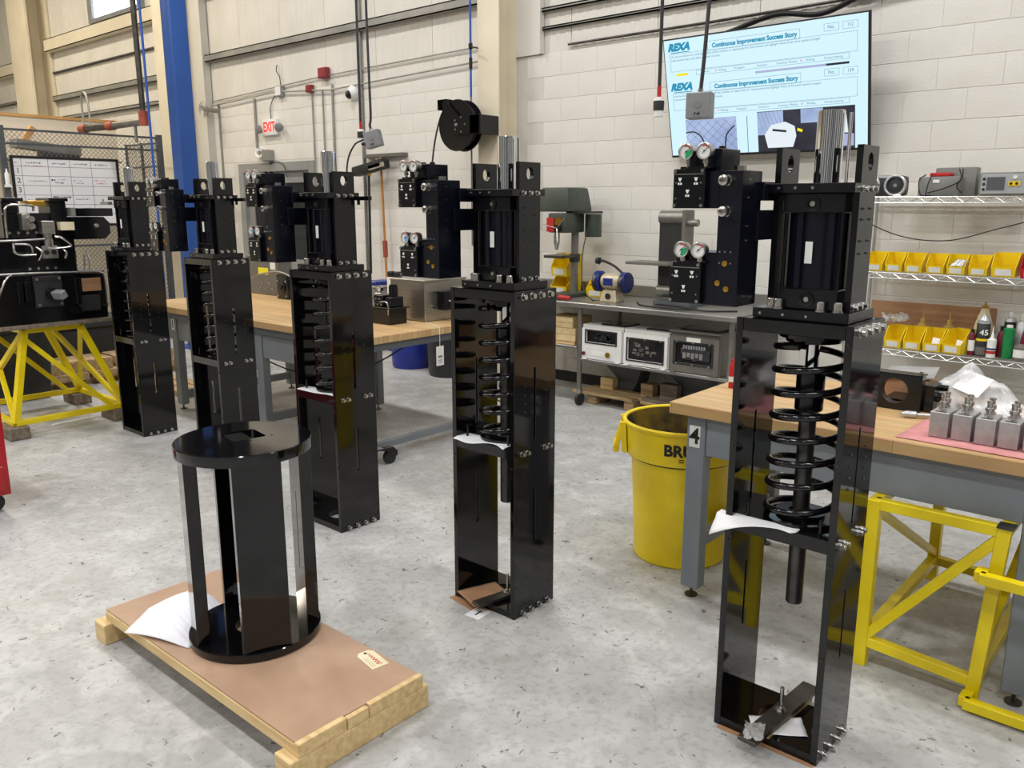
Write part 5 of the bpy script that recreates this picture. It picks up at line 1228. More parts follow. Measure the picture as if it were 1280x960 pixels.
plug_drop(-6.152, 5.0, 2.255, 'black and white twist-lock plug hanging on a cord near the broom head', 'hanging plugs')
def outlet_drop(x, y, z, rz, tilt, label):
    t = thing('outlet_box', label, 'outlet box', (x, y, z), rz, 'hanging outlet boxes', True)
    t.rotation_euler = (R(tilt), R(tilt * 0.4), R(rz))
    B().box(-0.072, 0.072, -0.045, 0.045, 0, 0.145, 0.006).build('box', 'box_grey', t)
    for yy in (-0.0455,):
        B().cyl((0.0, yy, 0.08), (0, -1, 0), 0.003, 0.022, n=18).build('receptacle', 'grey_case', t)
        B().box(-0.018, -0.012, yy - 0.003, yy, 0.02, 0.035).box(0.005, 0.011, yy - 0.003, yy, 0.02, 0.035).box(-0.004, 0.001, yy - 0.003, yy, 0.02, 0.03).build('knockout', 'ink_black', t)
    B().cyl((0, 0, 0.145), (0, 0, 1), 0.02, 0.016, n=12).build('gland', 'zinc', t)
    return t
t = outlet_drop(-2.477, 4.5, 2.185, 12, 0, 'grey outlet box hanging on a cord in front of the wall screen')
B().tube([(0, 0, 0.16), (0.01, 0, 0.3), (0.035, 0, 0.8), (0.04, 0, TOP - 2.185)], 0.011, 10).build('cord', 'dark_plastic', t)
t = outlet_drop(-5.955, 5.0, 2.20, 25, -12, 'tilted grey outlet box hanging on a cord beside the broom head')
t.rotation_euler = (0, R(-14), R(25))
MW = Euler((0, R(-14), R(25))).to_matrix().transposed()
B().tube(bez([(0, 0, 0.16), (0, 0, 0.2)] + [MW @ (Vector(q) - Vector((-5.955, 5.0, 2.20))) for q in ((-5.99, 4.985, 2.47), (-6.0, 4.99, 2.8), (-6.02, 5.0, 3.6), (-6.03, 5.0, TOP))]), 0.011, 10).build('cord', 'dark_plastic', t)
B().cyl((-0.072, 0, 0.06), (-1, 0, 0), 0.05, 0.018, 0.012, n=12).build('plug', 'black_rubber', t)
tag(B().tube(bez([(-6.07, 4.96, 2.27), (-6.17, 4.93, 2.22), (-6.24, 4.9, 2.05), (-6.25, 4.9, 1.7), (-6.2, 4.8, 1.4), (-6.1, 4.6, 1.1), (-6.05, 4.4, 0.9)]), 0.008, 8).build('extension_cord', 'black_rubber'), 'black cord looping from the tilted outlet box down to the long bench', 'cord')

# ================================================================== HOSE REEL AND AIR LINE
hx, hy, hz = -5.855, 5.98, 2.445
t = thing('hose_reel', 'black steel hose reel mounted on the cream column', 'hose reel', (hx, hy, hz - 0.24))
for y in (hy - 0.05, hy + 0.06):
    B().lathe((hx, y, hz), [(0, -0.012), (0.09, -0.012), (0.12, 0.004), (0.20, 0.004), (0.238, -0.006), (0.240, 0.0), (0.236, 0.008), (0.0, 0.008)], (0, -1, 0), 40).build('flange', 'black_satin', t)
B().cyl((hx, hy - 0.045, hz), (0, 1, 0), 0.1, 0.19, n=36).build('hose_coil', 'black_rubber', t)
B().prism([(hx - 0.16, hy - 0.075, hz + 0.19), (hx - 0.11, hy - 0.075, hz + 0.23), (hx + 0.06, hy - 0.075, hz + 0.08), (hx + 0.33, hy - 0.075, hz + 0.08), (hx + 0.33, hy - 0.075, hz - 0.09), (hx + 0.0, hy - 0.075, hz - 0.09), (hx - 0.06, hy - 0.075, hz - 0.03)], (0, -1, 0), 0.012).build('arm', 'black_satin', t)
B().box(hx + 0.20, hx + 0.33, hy - 0.087, WV - 0.285, hz - 0.09, hz + 0.08, 0.004).build('wall_mount', 'black_satin', t)
B().box(hx - 0.22, hx - 0.10, hy - 0.09, hy + 0.03, hz + 0.235, hz + 0.245).box(hx - 0.22, hx - 0.21, hy - 0.09, hy + 0.03, hz + 0.15, hz + 0.245).box(hx - 0.14, hx - 0.10, hy - 0.09, hy + 0.03, hz + 0.17, hz + 0.245).build('hose_guide', 'black_satin', t)
for a in range(5): inst('bolt', B().cyl((0, 0, 0), (0, -1, 0), 0.008, 0.009, n=8).mesh('bolt', 'zinc'), t, (hx + 0.075 + 0.07 * math.cos(a * 1.26), hy - 0.087, hz + 0.0 + 0.07 * math.sin(a * 1.26)))
B().lathe((hx + 0.03, hy - 0.087, hz), [(0, 0.014), (0.014, 0.014), (0.018, 0)], (0, -1, 0), 14).build('hub', 'zinc', t)
tag(B().tube(bez([(hx - 0.18, hy - 0.03, hz + 0.18), (hx - 0.24, hy - 0.05, hz + 0.05), (hx - 0.27, hy - 0.1, hz - 0.2), (hx - 0.28, hy - 0.15, hz - 0.6), (hx - 0.3, hy - 0.2, hz - 1.3)]), 0.009, 8).build('air_hose', 'black_rubber'), 'black hose hanging from the guide of the hose reel', 'hose')
t = thing('air_line', 'blue air pipe running down the cream column to the hose reel with a shut-off valve', 'pipe', (hx + 0.0, 6.13, 2.2))
B().tube([(hx, 6.13, TOP), (hx, 6.13, 2.72)], 0.011, 10).build('upper_pipe', 'hose_blue', t)
B().tube([(hx, 6.13, 2.72), (hx, 6.13, 1.3)], 0.009, 10).build('lower_pipe', 'steel_pipe', t)
B().cyl((hx, 6.13, 3.16), (0, 0, 1), 0.05, 0.02, n=12).bar((hx, 6.11, 3.185), (hx + 0.12, 6.10, 3.15), 0.02, 0.01).build('valve', 'ink_black', t)
B().cyl((hx, 6.13, 2.98), (0, 0, 1), 0.1, 0.017, n=12).build('coupling', 'ink_black', t)

# ================================================================== WALL SERVICES
wy = WV - 0.03
def conduit(pts, r, label, m='conduit_grey'):
    return tag(B().tube(pts, r, 8).build('conduit', m), label, 'conduit')
conduit([(-11.1, wy, 3.10), (-8.6, wy, 3.20), (-5.85, wy, 3.24)], 0.008, 'thin grey conduit running along the top of the block wall, upper one')
conduit([(-11.1, wy - 0.02, 3.04), (-9.5, wy - 0.02, 3.10), (-8.4, wy - 0.02, 3.03), (-5.85, wy - 0.02, 3.10)], 0.010, 'grey conduit running along the top of the block wall, lower one')
conduit([(-10.06, wy, 3.06), (-10.06, wy, 2.42)], 0.016, 'grey conduit dropping past the exit sign to the door lamp')
conduit([(-8.80, wy, 3.04), (-8.80, wy, 1.2)], 0.010, 'thin grey conduit dropping below the smaller red alarm box')
conduit([(-8.59, wy, 3.04), (-8.60, wy, 1.2)], 0.010, 'thin grey conduit dropping between the two red alarm boxes')
conduit([(-8.40, wy, 3.1), (-8.41, wy, 1.2)], 0.014, 'thick grey conduit dropping below the larger red alarm box')
conduit([(-7.85, wy, TOP), (-7.86, wy, 0.3)], 0.018, 'tall grey vertical pipe behind the broom head', 'steel_pipe')
conduit([(-4.9, wy, 3.13), (-3.5, wy, 3.13), (-1.0, wy, 3.16)], 0.012, 'thin dark conduit along the wall above the screen', 'raw_bar')
conduit([(-10.95, wy, 3.06), (-10.95, wy, 1.0)], 0.012, 'thin grey conduit beside the corner by the wall fan')
def box_thing(name, x0, x1, z0, z1, d, m, label, cat):
    return tag(B().box(x0, x1, WV - 0.012 - d, WV - 0.012, z0, z1, 0.004).build(name, m), label, cat)
for x0, x1, z0, z1, l in ((-8.61, -8.45, 3.17, 3.29, 'larger red alarm box above the conduits'), (-8.87, -8.77, 3.035, 3.12, 'smaller red alarm box below the larger one')):
    t = thing('alarm_box', l, 'alarm box', ((x0 + x1) / 2, WV - 0.05, z0))
    B().box(x0, x1, WV - 0.075, WV - 0.012, z0, z1, 0.004).build('housing', 'alarm_red', t)
    B().box(x0 + 0.012, x1 - 0.012, WV - 0.08, WV - 0.075, z0 + 0.012, z1 - 0.012, 0.002).build('cover', 'alarm_red', t)
t = thing('junction_box', 'small white junction box on the conduits beside the exit sign wire', 'junction box', (-9.45, WV - 0.04, 3.04))
B().box(-9.52, -9.39, WV - 0.07, WV - 0.012, 3.04, 3.165, 0.004).build('housing', 'conduit_grey', t)
B().box(-9.51, -9.40, WV - 0.074, WV - 0.07, 3.05, 3.155).build('cover', 'white_paint', t)
t = thing('security_camera', 'white dome security camera on the block wall below the conduits', 'camera', (-8.0, WV - 0.08, 2.9))
B().lathe((-8.0, WV - 0.012, 2.97), [(0, 0), (0.085, 0), (0.085, 0.03), (0.075, 0.05), (0.05, 0.08), (0, 0.09)], (-0.15, -1, -0.25), 24).build('housing', 'white_paint', t)
B().lathe((-8.02, WV - 0.07, 2.945), [(0.05, 0), (0.045, 0.03), (0.025, 0.05), (0, 0.055)], (-0.2, -1, -0.4), 20).build('dome', 'screen_dark', t)
# exit sign
t = thing('exit_sign', 'white exit sign with glowing red letters and two small lamps', 'exit sign', (-9.70, WV - 0.05, 2.58))
B().box(-9.86, -9.555, WV - 0.06, WV - 0.012, 2.58, 2.78, 0.008).build('housing', 'white_paint', t)
inst('lettering', text_mesh('EXIT', 0.165, 'exit_red', 0.001, 0.004, sx=0.78), t, (-9.708, WV - 0.0615, 2.68), (90, 0, 0))
for x in (-9.90, -9.46):
    B().lathe((x, WV - 0.06, 2.67), [(0, 0), (0.05, 0), (0.055, 0.05), (0.04, 0.06), (0, 0.06)], (0.3 if x > -9.7 else -0.3, -1, -0.3), 16).build('lamp_head', 'box_grey', t)
tag(B().tube(bez([(-9.70, wy, 2.78), (-9.70, wy, 2.92), (-9.62, wy, 3.03), (-9.52, wy, 3.08)]), 0.006, 6).build('wire', 'raw_bar'), 'thin wire rising from the exit sign to the junction box', 'wire')
tag(B().tube(bez([(-9.44, wy, 3.16), (-9.46, wy, 3.28), (-9.52, wy, 3.35), (-9.50, wy, 3.42)]), 0.006, 6).build('wire', 'raw_bar'), 'loose wire curling up above the junction box', 'wire')
t = thing('door_lamp', 'white lamp fitting on a bent conduit over the grey door', 'lamp', (-9.9, WV - 0.06, 2.27))
B().tube(bez([(-10.05, wy, 2.42), (-10.02, wy - 0.03, 2.34), (-9.94, wy - 0.04, 2.31), (-9.84, wy - 0.05, 2.34)]), 0.025, 8).build('elbow', 'white_paint', t)
B().box(-9.84, -9.70, WV - 0.11, WV - 0.012, 2.26, 2.40, 0.006).build('housing', 'conduit_grey', t)
B().lathe((-9.95, WV - 0.06, 2.39), [(0, 0), (0.06, 0), (0.06, 0.03), (0, 0.03)], n=16).build('cap', 'white_paint', t)
tag(B().tube(bez([(-9.76, wy, 2.26), (-9.78, wy, 2.22), (-9.62, wy, 2.245), (-9.45, wy - 0.02, 2.20), (-9.38, wy - 0.02, 2.05)]), 0.006, 6).build('wire', 'raw_bar'), 'thin wire drooping from the door lamp over the door frame', 'wire')
t = thing('wall_fan', 'small grey round wire-cage fan beside the cream column', 'fan', (-10.97, 6.2, 2.88))
for r in (0.02, 0.05, 0.08, 0.105):
    B().tube([(-10.97 + r * math.cos(a * math.pi / 12), 6.2, 2.97 + r * math.sin(a * math.pi / 12)) for a in range(25)], 0.005, 6, False).build('cage_ring', 'conduit_grey', t)
for k in range(3):
    a = R(120 * k + 20); B().obox((-10.97 + 0.05 * math.cos(a), 6.22, 2.97 + 0.05 * math.sin(a)), (0.07, 0.006, 0.04), (20, -math.degrees(a), 0)).build('blade', 'box_grey', t)
B().cyl((-10.97, 6.22, 2.97), (0, 1, 0), 0.19, 0.03, n=12).cyl((-10.97, 6.26, 2.97), (0, 0, -1), 0.09, 0.012, n=8).build('motor', 'conduit_grey', t)
# wall-hung brooms
t = thing('wall_rack', 'long grey rail on the wall holding the brooms', 'rail', (-7.45, WV - 0.05, 2.22))
B().box(-7.80, -7.12, WV - 0.10, WV - 0.012, 2.225, 2.265, 0.004).build('rail', 'enclosure_grey', t)
B().box(-7.62, -7.56, WV - 0.06, WV - 0.012, 2.16, 2.225).build('bracket', 'zinc', t)
t = thing('push_broom', 'black-bristled push broom hung head up with a black handle', 'broom', (-7.6, 6.3, 0.95))
B().obox((-7.57, 6.27, 2.11), (0.54, 0.13, 0.11), (0, -9, 0), 0.03).build('bristle_head', 'black_rubber', t)
B().obox((-7.40, 6.21, 2.12), (0.26, 0.01, 0.05), (0, -9, 0)).build('brace', 'zinc', t)
B().cyl((-7.60, 6.27, 2.07), (-0.02, 0, -1), 1.15, 0.014, n=10).build('handle', 'ink_black', t)
B().cyl((-7.60, 6.27, 2.02), (0, 0, 1), 0.07, 0.024, n=10).build('socket', 'brass', t)
t = thing('wood_handle_broom', 'wooden-handled broom with an orange grip leaning beside the black broom', 'broom', (-7.45, 6.33, 0.8))
B().cyl((-7.475, 6.345, 2.225), (0.03, 0, -1), 1.36, 0.014, n=10).build('handle', 'broom_wood', t)
B().cyl((-7.447, 6.345, 1.30), (0.03, 0, -1), 0.19, 0.028, n=10).build('grip', 'fitting_orange', t)

# ================================================================== LONG WOODEN BENCH
lb = thing('long_bench', 'long grey steel bench with a wooden top behind the row of black towers', 'bench', (-5.6, 3.9, 0))
LX0, LX1, LY0, LY1 = -7.15, -4.08, 3.30, 4.52
B().box(LX0, LX1, LY0, LY1, BZ - 0.05, BZ, 0.003).build('bench_top', 'butcher_block', lb)
B().box(LX0 + 0.3, -4.6, LY0 + 0.05, LY0 + 0.065, 0.60, BZ - 0.05, 0.002).build('apron', 'bench_grey', lb)
B().box(LX0 + 0.1, LX1 - 0.02, LY0 + 0.02, LY0 + 0.05, BZ - 0.10, BZ - 0.05).build('edge_rail', 'bench_grey_dark', lb)
B().box(LX1 - 0.05, LX1 - 0.02, LY0 + 0.02, LY1 - 0.02, BZ - 0.10, BZ - 0.05).build('edge_rail', 'bench_grey_dark', lb)
for x in (-6.68, -5.42):
    for y in (LY0 + 0.04, LY1 - 0.1):
        l = leg_c(x, y, BZ - 0.05).build('leg', 'bench_grey', lb)
        B().cyl((x + 0.04, y + 0.03, 0.0), (0, 0, 1), 0.008, 0.028, n=16).cyl((x + 0.04, y + 0.03, 0.008), (0, 0, 1), 0.04, 0.007, n=8).build('levelling_foot', 'raw_bar', l)
for x in (-6.66, -5.40): B().box(x, x + 0.05, LY0 + 0.09, LY1 - 0.1, 0.10, 0.16, 0.002).build('stretcher', 'bench_grey', lb)
npl = B().box(-6.668, -6.622, LY0 + 0.0375, LY0 + 0.04, 0.68, 0.775).build('number_plate', 'label_white', lb)
inst('number', text_mesh('1', 0.085, 'ink_black', 0.0003, 0.002), npl, (-6.645, LY0 + 0.0365, 0.727), (90, 0, 0))
bb = thing('wheeled_base', 'low grey steel base bar on black casters beneath the end of the long bench', 'base', (-4.3, 4.0, 0))
B().box(-4.285, -4.24, 3.30, 5.0, 0.075, 0.12, 0.003).build('bar', 'bench_grey', bb)
for y in (3.42, 4.9):
    c = B().cyl((-4.16, y + 0.09, 0.045), (1, 0, 0), 0.034, 0.045, n=20).build('caster', 'black_rubber', bb)
    B().prism([(-4.165, y - 0.03, 0.115), (-4.165, y + 0.11, 0.115), (-4.165, y + 0.145, 0.08), (-4.165, y + 0.145, 0.045), (-4.165, y + 0.09, 0.06), (-4.165, y + 0.05, 0.095)], (1, 0, 0), 0.044).build('caster_fork', 'black_satin', c)
    B().box(-4.24, -4.13, y - 0.03, y + 0.03, 0.105, 0.12).build('mount', 'bench_grey', bb)
# stainless box under the lone tower's gauges
t = thing('stainless_box', 'plain stainless steel box with a handle unit on its right face at the bench end', 'box', (-4.45, 4.25, BZ))
B().box(-4.70, -4.33, 4.04, 4.46, BZ, BZ + 0.295, 0.006).build('body', 'stainless', t)
B().box(-4.705, -4.325, 4.035, 4.465, BZ + 0.285, BZ + 0.298, 0.003).build('lid', 'stainless', t)
B().box(-4.33, -4.25, 4.16, 4.34, BZ + 0.08, BZ + 0.22, 0.006).build('valve_unit', 'black_satin', t)
B().tube([(-4.25, 4.2, BZ + 0.15), (-4.18, 4.23, BZ + 0.13), (-4.16, 4.32, BZ + 0.11)], 0.006, 8).build('lever', 'zinc', t)
for k in range(4): inst('bolt', B().cyl((0, 0, 0), (1, 0, 0), 0.01, 0.009, n=8).mesh('bolt', 'zinc'), t, (-4.33, 4.10 + 0.02 * (k % 2), BZ + 0.09 + 0.02 * (k // 2)))
# small hydraulic power pack in front of it
t = thing('power_pack', 'small black hydraulic power pack with pipework and a gauge on the long bench', 'power pack', (-4.50, 3.87, BZ))
px, py = -4.50, 3.87
B().box(px - 0.10, px + 0.09, py - 0.09, py + 0.07, BZ, BZ + 0.11, 0.004).build('tank', 'black_satin', t)
B().box(px - 0.12, px + 0.11, py - 0.10, py + 0.08, BZ + 0.11, BZ + 0.12, 0.002).build('tank_lid', 'black_satin', t)
B().box(px - 0.10, px - 0.0, py - 0.07, py + 0.05, BZ + 0.12, BZ + 0.20, 0.004).box(px + 0.01, px + 0.08, py - 0.06, py + 0.05, BZ + 0.12, BZ + 0.19, 0.004).build('valve_block', 'black_anodised', t)
B().cyl((px + 0.03, py, BZ + 0.19), (0, 0, 1), 0.075, 0.032, n=16).cyl((px + 0.03, py, BZ + 0.265), (0, 0, 1), 0.01, 0.026, n=16).build('motor', 'black_satin', t)
gauge(t, px - 0.05, py - 0.06, BZ + 0.245, None)
B().tube(bez([(px - 0.02, py - 0.08, BZ + 0.155), (px + 0.05, py - 0.09, BZ + 0.16), (px + 0.075, py - 0.09, BZ + 0.13), (px + 0.075, py - 0.09, BZ + 0.07)]), 0.006, 8).build('pipe', 'zinc', t)
B().tube(bez([(px - 0.10, py - 0.08, BZ + 0.17), (px - 0.06, py - 0.09, BZ + 0.21), (px, py - 0.08, BZ + 0.215)]), 0.005, 8).build('pipe', 'zinc', t)
for k in range(5): inst('bolt', B().cyl((0, 0, 0), (0, -1, 0), 0.01, 0.007, n=8).mesh('bolt', 'zinc'), t, (px - 0.085 + 0.018 * k, py - 0.07, BZ + 0.135 + 0.04 * (k % 2)))
for k in range(2):
    x = -4.82 + 0.075 * k
    t = thing('control_handwheel', ['white capped cylinder standing against the stainless box', 'white capped cylinder nearer the power pack motor'][k], 'cylinder', (x, 4.16, BZ))
    B().lathe((x, 4.16, BZ), [(0, 0), (0.034, 0), (0.034, 0.29), (0, 0.29)], n=18).build('body', 'white_paint', t)
    B().lathe((x, 4.16, BZ + 0.29), [(0.03, 0), (0.03, 0.035), (0.024, 0.042), (0, 0.042)], n=18).build('cap', 'ink_black', t)
tag(B().box(-4.80, -4.77, 3.62, 3.70, BZ, BZ + 0.13, 0.002).build('wood_offcut', 'pine'), 'small upright pine offcut beside the power pack', 'timber')
t = thing('hang_tag', 'white card tag hanging by a string from the stainless box over the bench edge', 'tag', (-4.06, 3.92, 0.6))
B().box(-4.0625, -4.0605, 3.885, 3.955, 0.62, 0.755, 0.002).build('card', 'label_white', t)
B().tube(bez([(-4.3, 4.02, BZ + 0.006), (-4.15, 3.96, BZ + 0.006), (-4.065, 3.92, BZ + 0.0), (-4.062, 3.92, 0.75)]), 0.002, 5).build('string', 'white_paper', t)
for k, (z0, z1) in enumerate(((0.675, 0.69), (0.655, 0.66), (0.64, 0.645))): B().box(-4.0605, -4.0600, 3.90, 3.94, z0, z1).build('print', 'ink_grey', t)
tag(B().tube(bez([(-4.2, 4.3, BZ + 0.01), (-4.06, 4.25, BZ + 0.01), (-4.04, 4.15, 0.7), (-4.03, 4.2, 0.5), (-4.0, 4.35, 0.35), (-3.8, 4.5, 0.2)]), 0.005, 6).build('extension_cord', 'black_rubber'), 'thin black cord hanging off the end of the long bench', 'cord')
# grey steel cabinet, motor and controller on the left half of the bench
t = thing('steel_cabinet', 'grey steel cabinet with a bright yellow sticker at the back of the long bench', 'cabinet', (-6.85, 4.42, BZ))
B().box(-7.12, -6.60, 4.35, 4.50, BZ, BZ + 0.36, 0.006).build('body', 'enclosure_grey', t)
B().box(-6.92, -6.76, 4.347, 4.35, BZ + 0.19, BZ + 0.25).build('sticker', 'sticker_yellow', t)
B().box(-6.72, -6.64, 4.346, 4.35, BZ + 0.24, BZ + 0.34).build('label', 'label_white', t)
for k in range(5): inst('bolt', B().cyl((0, 0, 0), (0, -1, 0), 0.008, 0.010, n=8).mesh('bolt', 'zinc'), t, (-6.9 + 0.05 * k, 4.35, BZ + 0.06 + 0.05 * (k % 2)))
t = thing('servo_motor', 'black square motor standing on the long bench in front of the grey cabinet', 'motor', (-6.38, 4.34, BZ))
B().box(-6.47, -6.295, 4.24, 4.44, BZ, BZ + 0.215, 0.008).build('body', 'black_satin', t)
B().lathe((-6.382, 4.24, BZ + 0.11), [(0.05, 0), (0.05, 0.01), (0.025, 0.012), (0.02, 0.03), (0, 0.03)], (0, -1, 0), 18).build('shaft_face', 'black_anodised', t)
for dx_ in (-0.06, 0.06):
    for dz in (0.03, 0.16): inst('bolt', B().cyl((0, 0, 0), (0, -1, 0), 0.008, 0.009, n=8).mesh('bolt', 'zinc'), t, (-6.382 + dx_, 4.24, BZ + dz))
tag(B().tube(bez([(-7.1, 4.15, BZ + 0.006), (-6.95, 4.15, BZ + 0.08), (-6.75, 4.17, BZ + 0.17), (-6.55, 4.18, BZ + 0.225), (-6.3, 4.2, BZ + 0.24), (-6.05, 4.25, BZ + 0.12), (-5.95, 4.25, BZ + 0.006)]), 0.008, 8).build('cable', 'steel_pipe'), 'grey cable arching in front of the grey cabinet on the long bench', 'cable')
t = thing('tool_case', 'open grey tool case lying on the far side of the long bench', 'case', (-5.4, 4.3, BZ))
B().box(-5.75, -5.0, 4.15, 4.48, BZ, BZ + 0.19, 0.008).build('tray', 'box_grey', t)
B().box(-5.76, -4.99, 4.14, 4.49, BZ + 0.19, BZ + 0.205, 0.003).build('lid', 'grey_case', t)
B().box(-5.2, -5.05, 4.2, 4.4, BZ + 0.205, BZ + 0.235, 0.004).build('blue_insert', 'grinder_blue', t)
# drums and clutter on the floor behind
t = thing('blue_drum', 'blue plastic drum standing on the floor behind the long bench', 'drum', (-6.6, 5.95, 0))
B().lathe((-6.6, 5.95, 0), [(0, 0), (0.2, 0), (0.21, 0.02), (0.225, 0.3), (0.235, 0.31), (0.235, 0.34), (0.225, 0.35), (0.235, 0.62), (0.245, 0.63), (0.245, 0.65), (0, 0.65)], n=32).build('shell', 'drum_blue', t)
B().lathe((-6.6, 5.95, 0.65), [(0.24, 0), (0.235, 0.02), (0, 0.02)], n=32).build('lid', 'drum_blue', t)
t = thing('black_drum', 'black plastic drum on the floor beside the blue drum', 'drum', (-5.98, 5.9, 0))
B().lathe((-5.98, 5.9, 0), [(0, 0), (0.2, 0), (0.21, 0.02), (0.235, 0.5), (0.25, 0.52), (0.25, 0.55), (0.235, 0.55), (0.225, 0.5), (0, 0.49)], n=32).build('shell', 'dark_plastic', t)
B().box(-6.06, -5.9, 5.66, 5.68, 0.42, 0.47, 0.004).build('handle', 'dark_plastic', t)
t = thing('yellow_crate', 'yellow plastic crate half hidden between the two drums', 'crate', (-6.28, 6.15, 0))
for z0 in (0.02, 0.16, 0.30, 0.44):
    B().box(-6.345, -6.24, 6.05, 6.30, z0, z0 + 0.09, 0.006).build('side_band', 'bin_yellow', t)
B().box(-6.34, -6.245, 6.06, 6.29, 0.0, 0.5).build('core', 'can_inside', t)
tag(B().tube(bez([(-6.95, 5.7, 0.006), (-6.85, 5.66, 0.2), (-6.7, 5.65, 0.38), (-6.5, 5.66, 0.45), (-6.4, 5.68, 0.7)]), 0.01, 8).build('extension_cord', 'black_rubber'), 'thick black cord looping in front of the blue drum', 'cord')
tag(B().tube(bez([(-6.5, 3.8, 0.55), (-6.1, 3.85, 0.42), (-5.6, 3.9, 0.36), (-5.0, 3.95, 0.46), (-4.5, 4.0, 0.70), (-4.4, 4.0, 0.83)]), 0.006, 8).build('extension_cord', 'black_rubber'), 'thin black cord drooping below the long bench top', 'cord')

# ================================================================== LEFT: YELLOW TRESTLE AND HORIZONTAL ACTUATOR
ts = thing('trestle_stand', 'yellow angle-iron trestle with crossed braces on timber blocks at the far left', 'stand', (-7.1, 2.5, 0.1))
zb, zt = 0.115, 0.79
A = {}
for n, x in (('f', -6.69), ('b', -7.55)):
    dx_ = 0.03 if n == 'f' else -0.03
    A[n] = [(x, 2.09, zb), (x, 2.90, zb), (x - dx_, 2.63, zt), (x - dx_, 2.23, zt)]
def tb(a, b_, w=0.04, nm='rail'): return B().bar(a, b_, w, w, bev=0.002).build(nm, 'safety_yellow', ts)
for n in 'fb':
    p = A[n]; tb(p[0], p[3], 0.046, 'leg'); tb(p[1], p[2], 0.046, 'leg'); tb(p[0], p[1]); tb(p[3], p[2])
    tb(Vector(p[3]).lerp(Vector(p[0]), 0.08), Vector(p[1]).lerp(Vector(p[0]), 0.12), 0.034, 'brace')
for k in range(4): tb(A['f'][k], A['b'][k])
tb(A['f'][0], A['b'][3], 0.034, 'brace'); tb(A['f'][1], A['b'][2], 0.034, 'brace'); tb(A['b'][0], A['f'][3], 0.034, 'brace'); tb(A['b'][1], A['f'][2], 0.034, 'brace')
for x, y, l in ((-6.72, 2.09, 'front timber block under the near foot of the yellow trestle'), (-6.74, 2.86, 'timber block under the trestle foot beside the black tower'), (-7.55, 2.09, 'timber block under the rear left foot of the trestle'), (-7.55, 2.88, 'timber block under the rear right foot of the trestle')):
    tag(B().box(x - 0.16, x + 0.10, y - 0.07, y + 0.07, 0, 0.093, 0.004).build('timber_block', 'old_timber'), l, 'timber')
ac = thing('horizontal_actuator', 'black horizontal actuator with silver pipework lying on the yellow trestle', 'actuator', (-7.05, 2.48, 0.81))
def ab(v0, v1, z0, z1, u1=-6.65, u0=-7.4, m='black_satin', nm='body', bev=0.006): return B().box(u0, u1, v0, v1, z0, z1, bev).build(nm, m, ac)
ab(2.05, 2.85, 0.812, 0.838, -6.62, -7.5, 'old_timber', 'skid', 0.003)
ab(2.02, 2.84, 0.838, 1.20, -6.68, -7.35, nm='main_block')
ab(2.315, 2.51, 0.955, 1.185, -6.655, -6.68, 'dark_plastic', 'flange_plate', 0.003)
for v in (2.335, 2.49):
    for z in (0.975, 1.165): inst('bolt', B().cyl((0, 0, 0), (1, 0, 0), 0.012, 0.012, n=8).mesh('bolt', 'zinc'), ac, (-6.655, v, z))
B().cyl((-6.655, 2.43, 1.055), (1, 0, 0), 0.04, 0.045, n=20).build('stub_boss', 'black_satin', ac)
B().obox((-6.58, 2.455, 1.05), (0.10, 0.055, 0.06), (25, 0, 20), 0.006).build('stub_plug', 'box_grey', ac)
for v in (2.12, 2.17): B().box(-6.68, -6.64, v + 0.08, v + 0.115, 1.0, 1.15, 0.004).build('rib', 'black_satin', ac)
for v in (2.60,): B().box(-6.68, -6.64, v, v + 0.035, 0.96, 1.16, 0.004).build('rib', 'black_satin', ac)
for v in (2.25, 2.60): B().cyl((-6.68, v, 0.91), (1, 0, 0), 0.04, 0.032, n=16).build('trunnion', 'black_satin', ac)
ab(2.62, 2.78, 0.90, 1.02, -6.66, -6.9, 'dark_plastic', 'drain_box')
ab(2.66, 2.80, 1.05, 1.15, -6.67, -6.69, 'card_brown', 'rating_plate', 0.001)
ab(2.12, 2.66, 1.20, 1.46, -6.72, -7.3, nm='centre_block')
B().cyl((-6.85, 2.02, 1.32), (0, 1, 0), 0.66, 0.085, n=24).build('cross_cylinder', 'black_satin', ac)
B().cyl((-6.8, 1.95, 1.33), (0, 1, 0), 0.16, 0.06, n=20).build('copper_sleeve', 'fitting_orange', ac)
ab(2.19, 2.52, 1.46, 1.64, -6.74, -7.2, nm='upper_block')
ab(2.40, 2.51, 1.31, 1.405, -6.66, -6.72, 'zinc', 'twin_port_block', 0.004)
for v in (2.43, 2.48): B().cyl((-6.66, v, 1.357), (1, 0, 0), 0.004, 0.018, n=14).build('port', 'ink_black', ac)
ab(2.415, 2.505, 1.49, 1.585, -6.65, -6.74, 'stainless', 'valve_head', 0.004)
B().cyl((-6.69, 2.46, 1.40), (0, 0, 1), 0.09, 0.035, n=16).build('valve_stem', 'zinc', ac)
ab(2.29, 2.35, 1.52, 1.64, -6.66, -6.74, 'stainless', 'relief_valve', 0.01)
for z in (1.55, 1.60): B().cyl((-6.66, 2.345, z), (1, 0, 0), 0.03, 0.022, n=12).build('fitting', 'zinc', ac)
ab(2.36, 2.48, 1.69, 1.73, -6.72, -6.86, 'brass', 'terminal_strip', 0.002)
for v0, v1 in ((2.185, 2.325), (2.50, 2.635)):
    ab(v0, v1, 1.725, 1.75, -6.70, -6.95, nm='cap_flange', bev=0.002)
ab(2.51, 2.625, 1.46, 1.725, -6.72, -6.95, nm='riser')
ab(2.20, 2.30, 1.60, 1.725, -6.76, -6.95, nm='riser')
b = B(); pts = [(2.64, 1.445), (2.86, 1.445), (2.90, 1.49), (2.90, 1.565), (2.86, 1.61), (2.64, 1.61)]
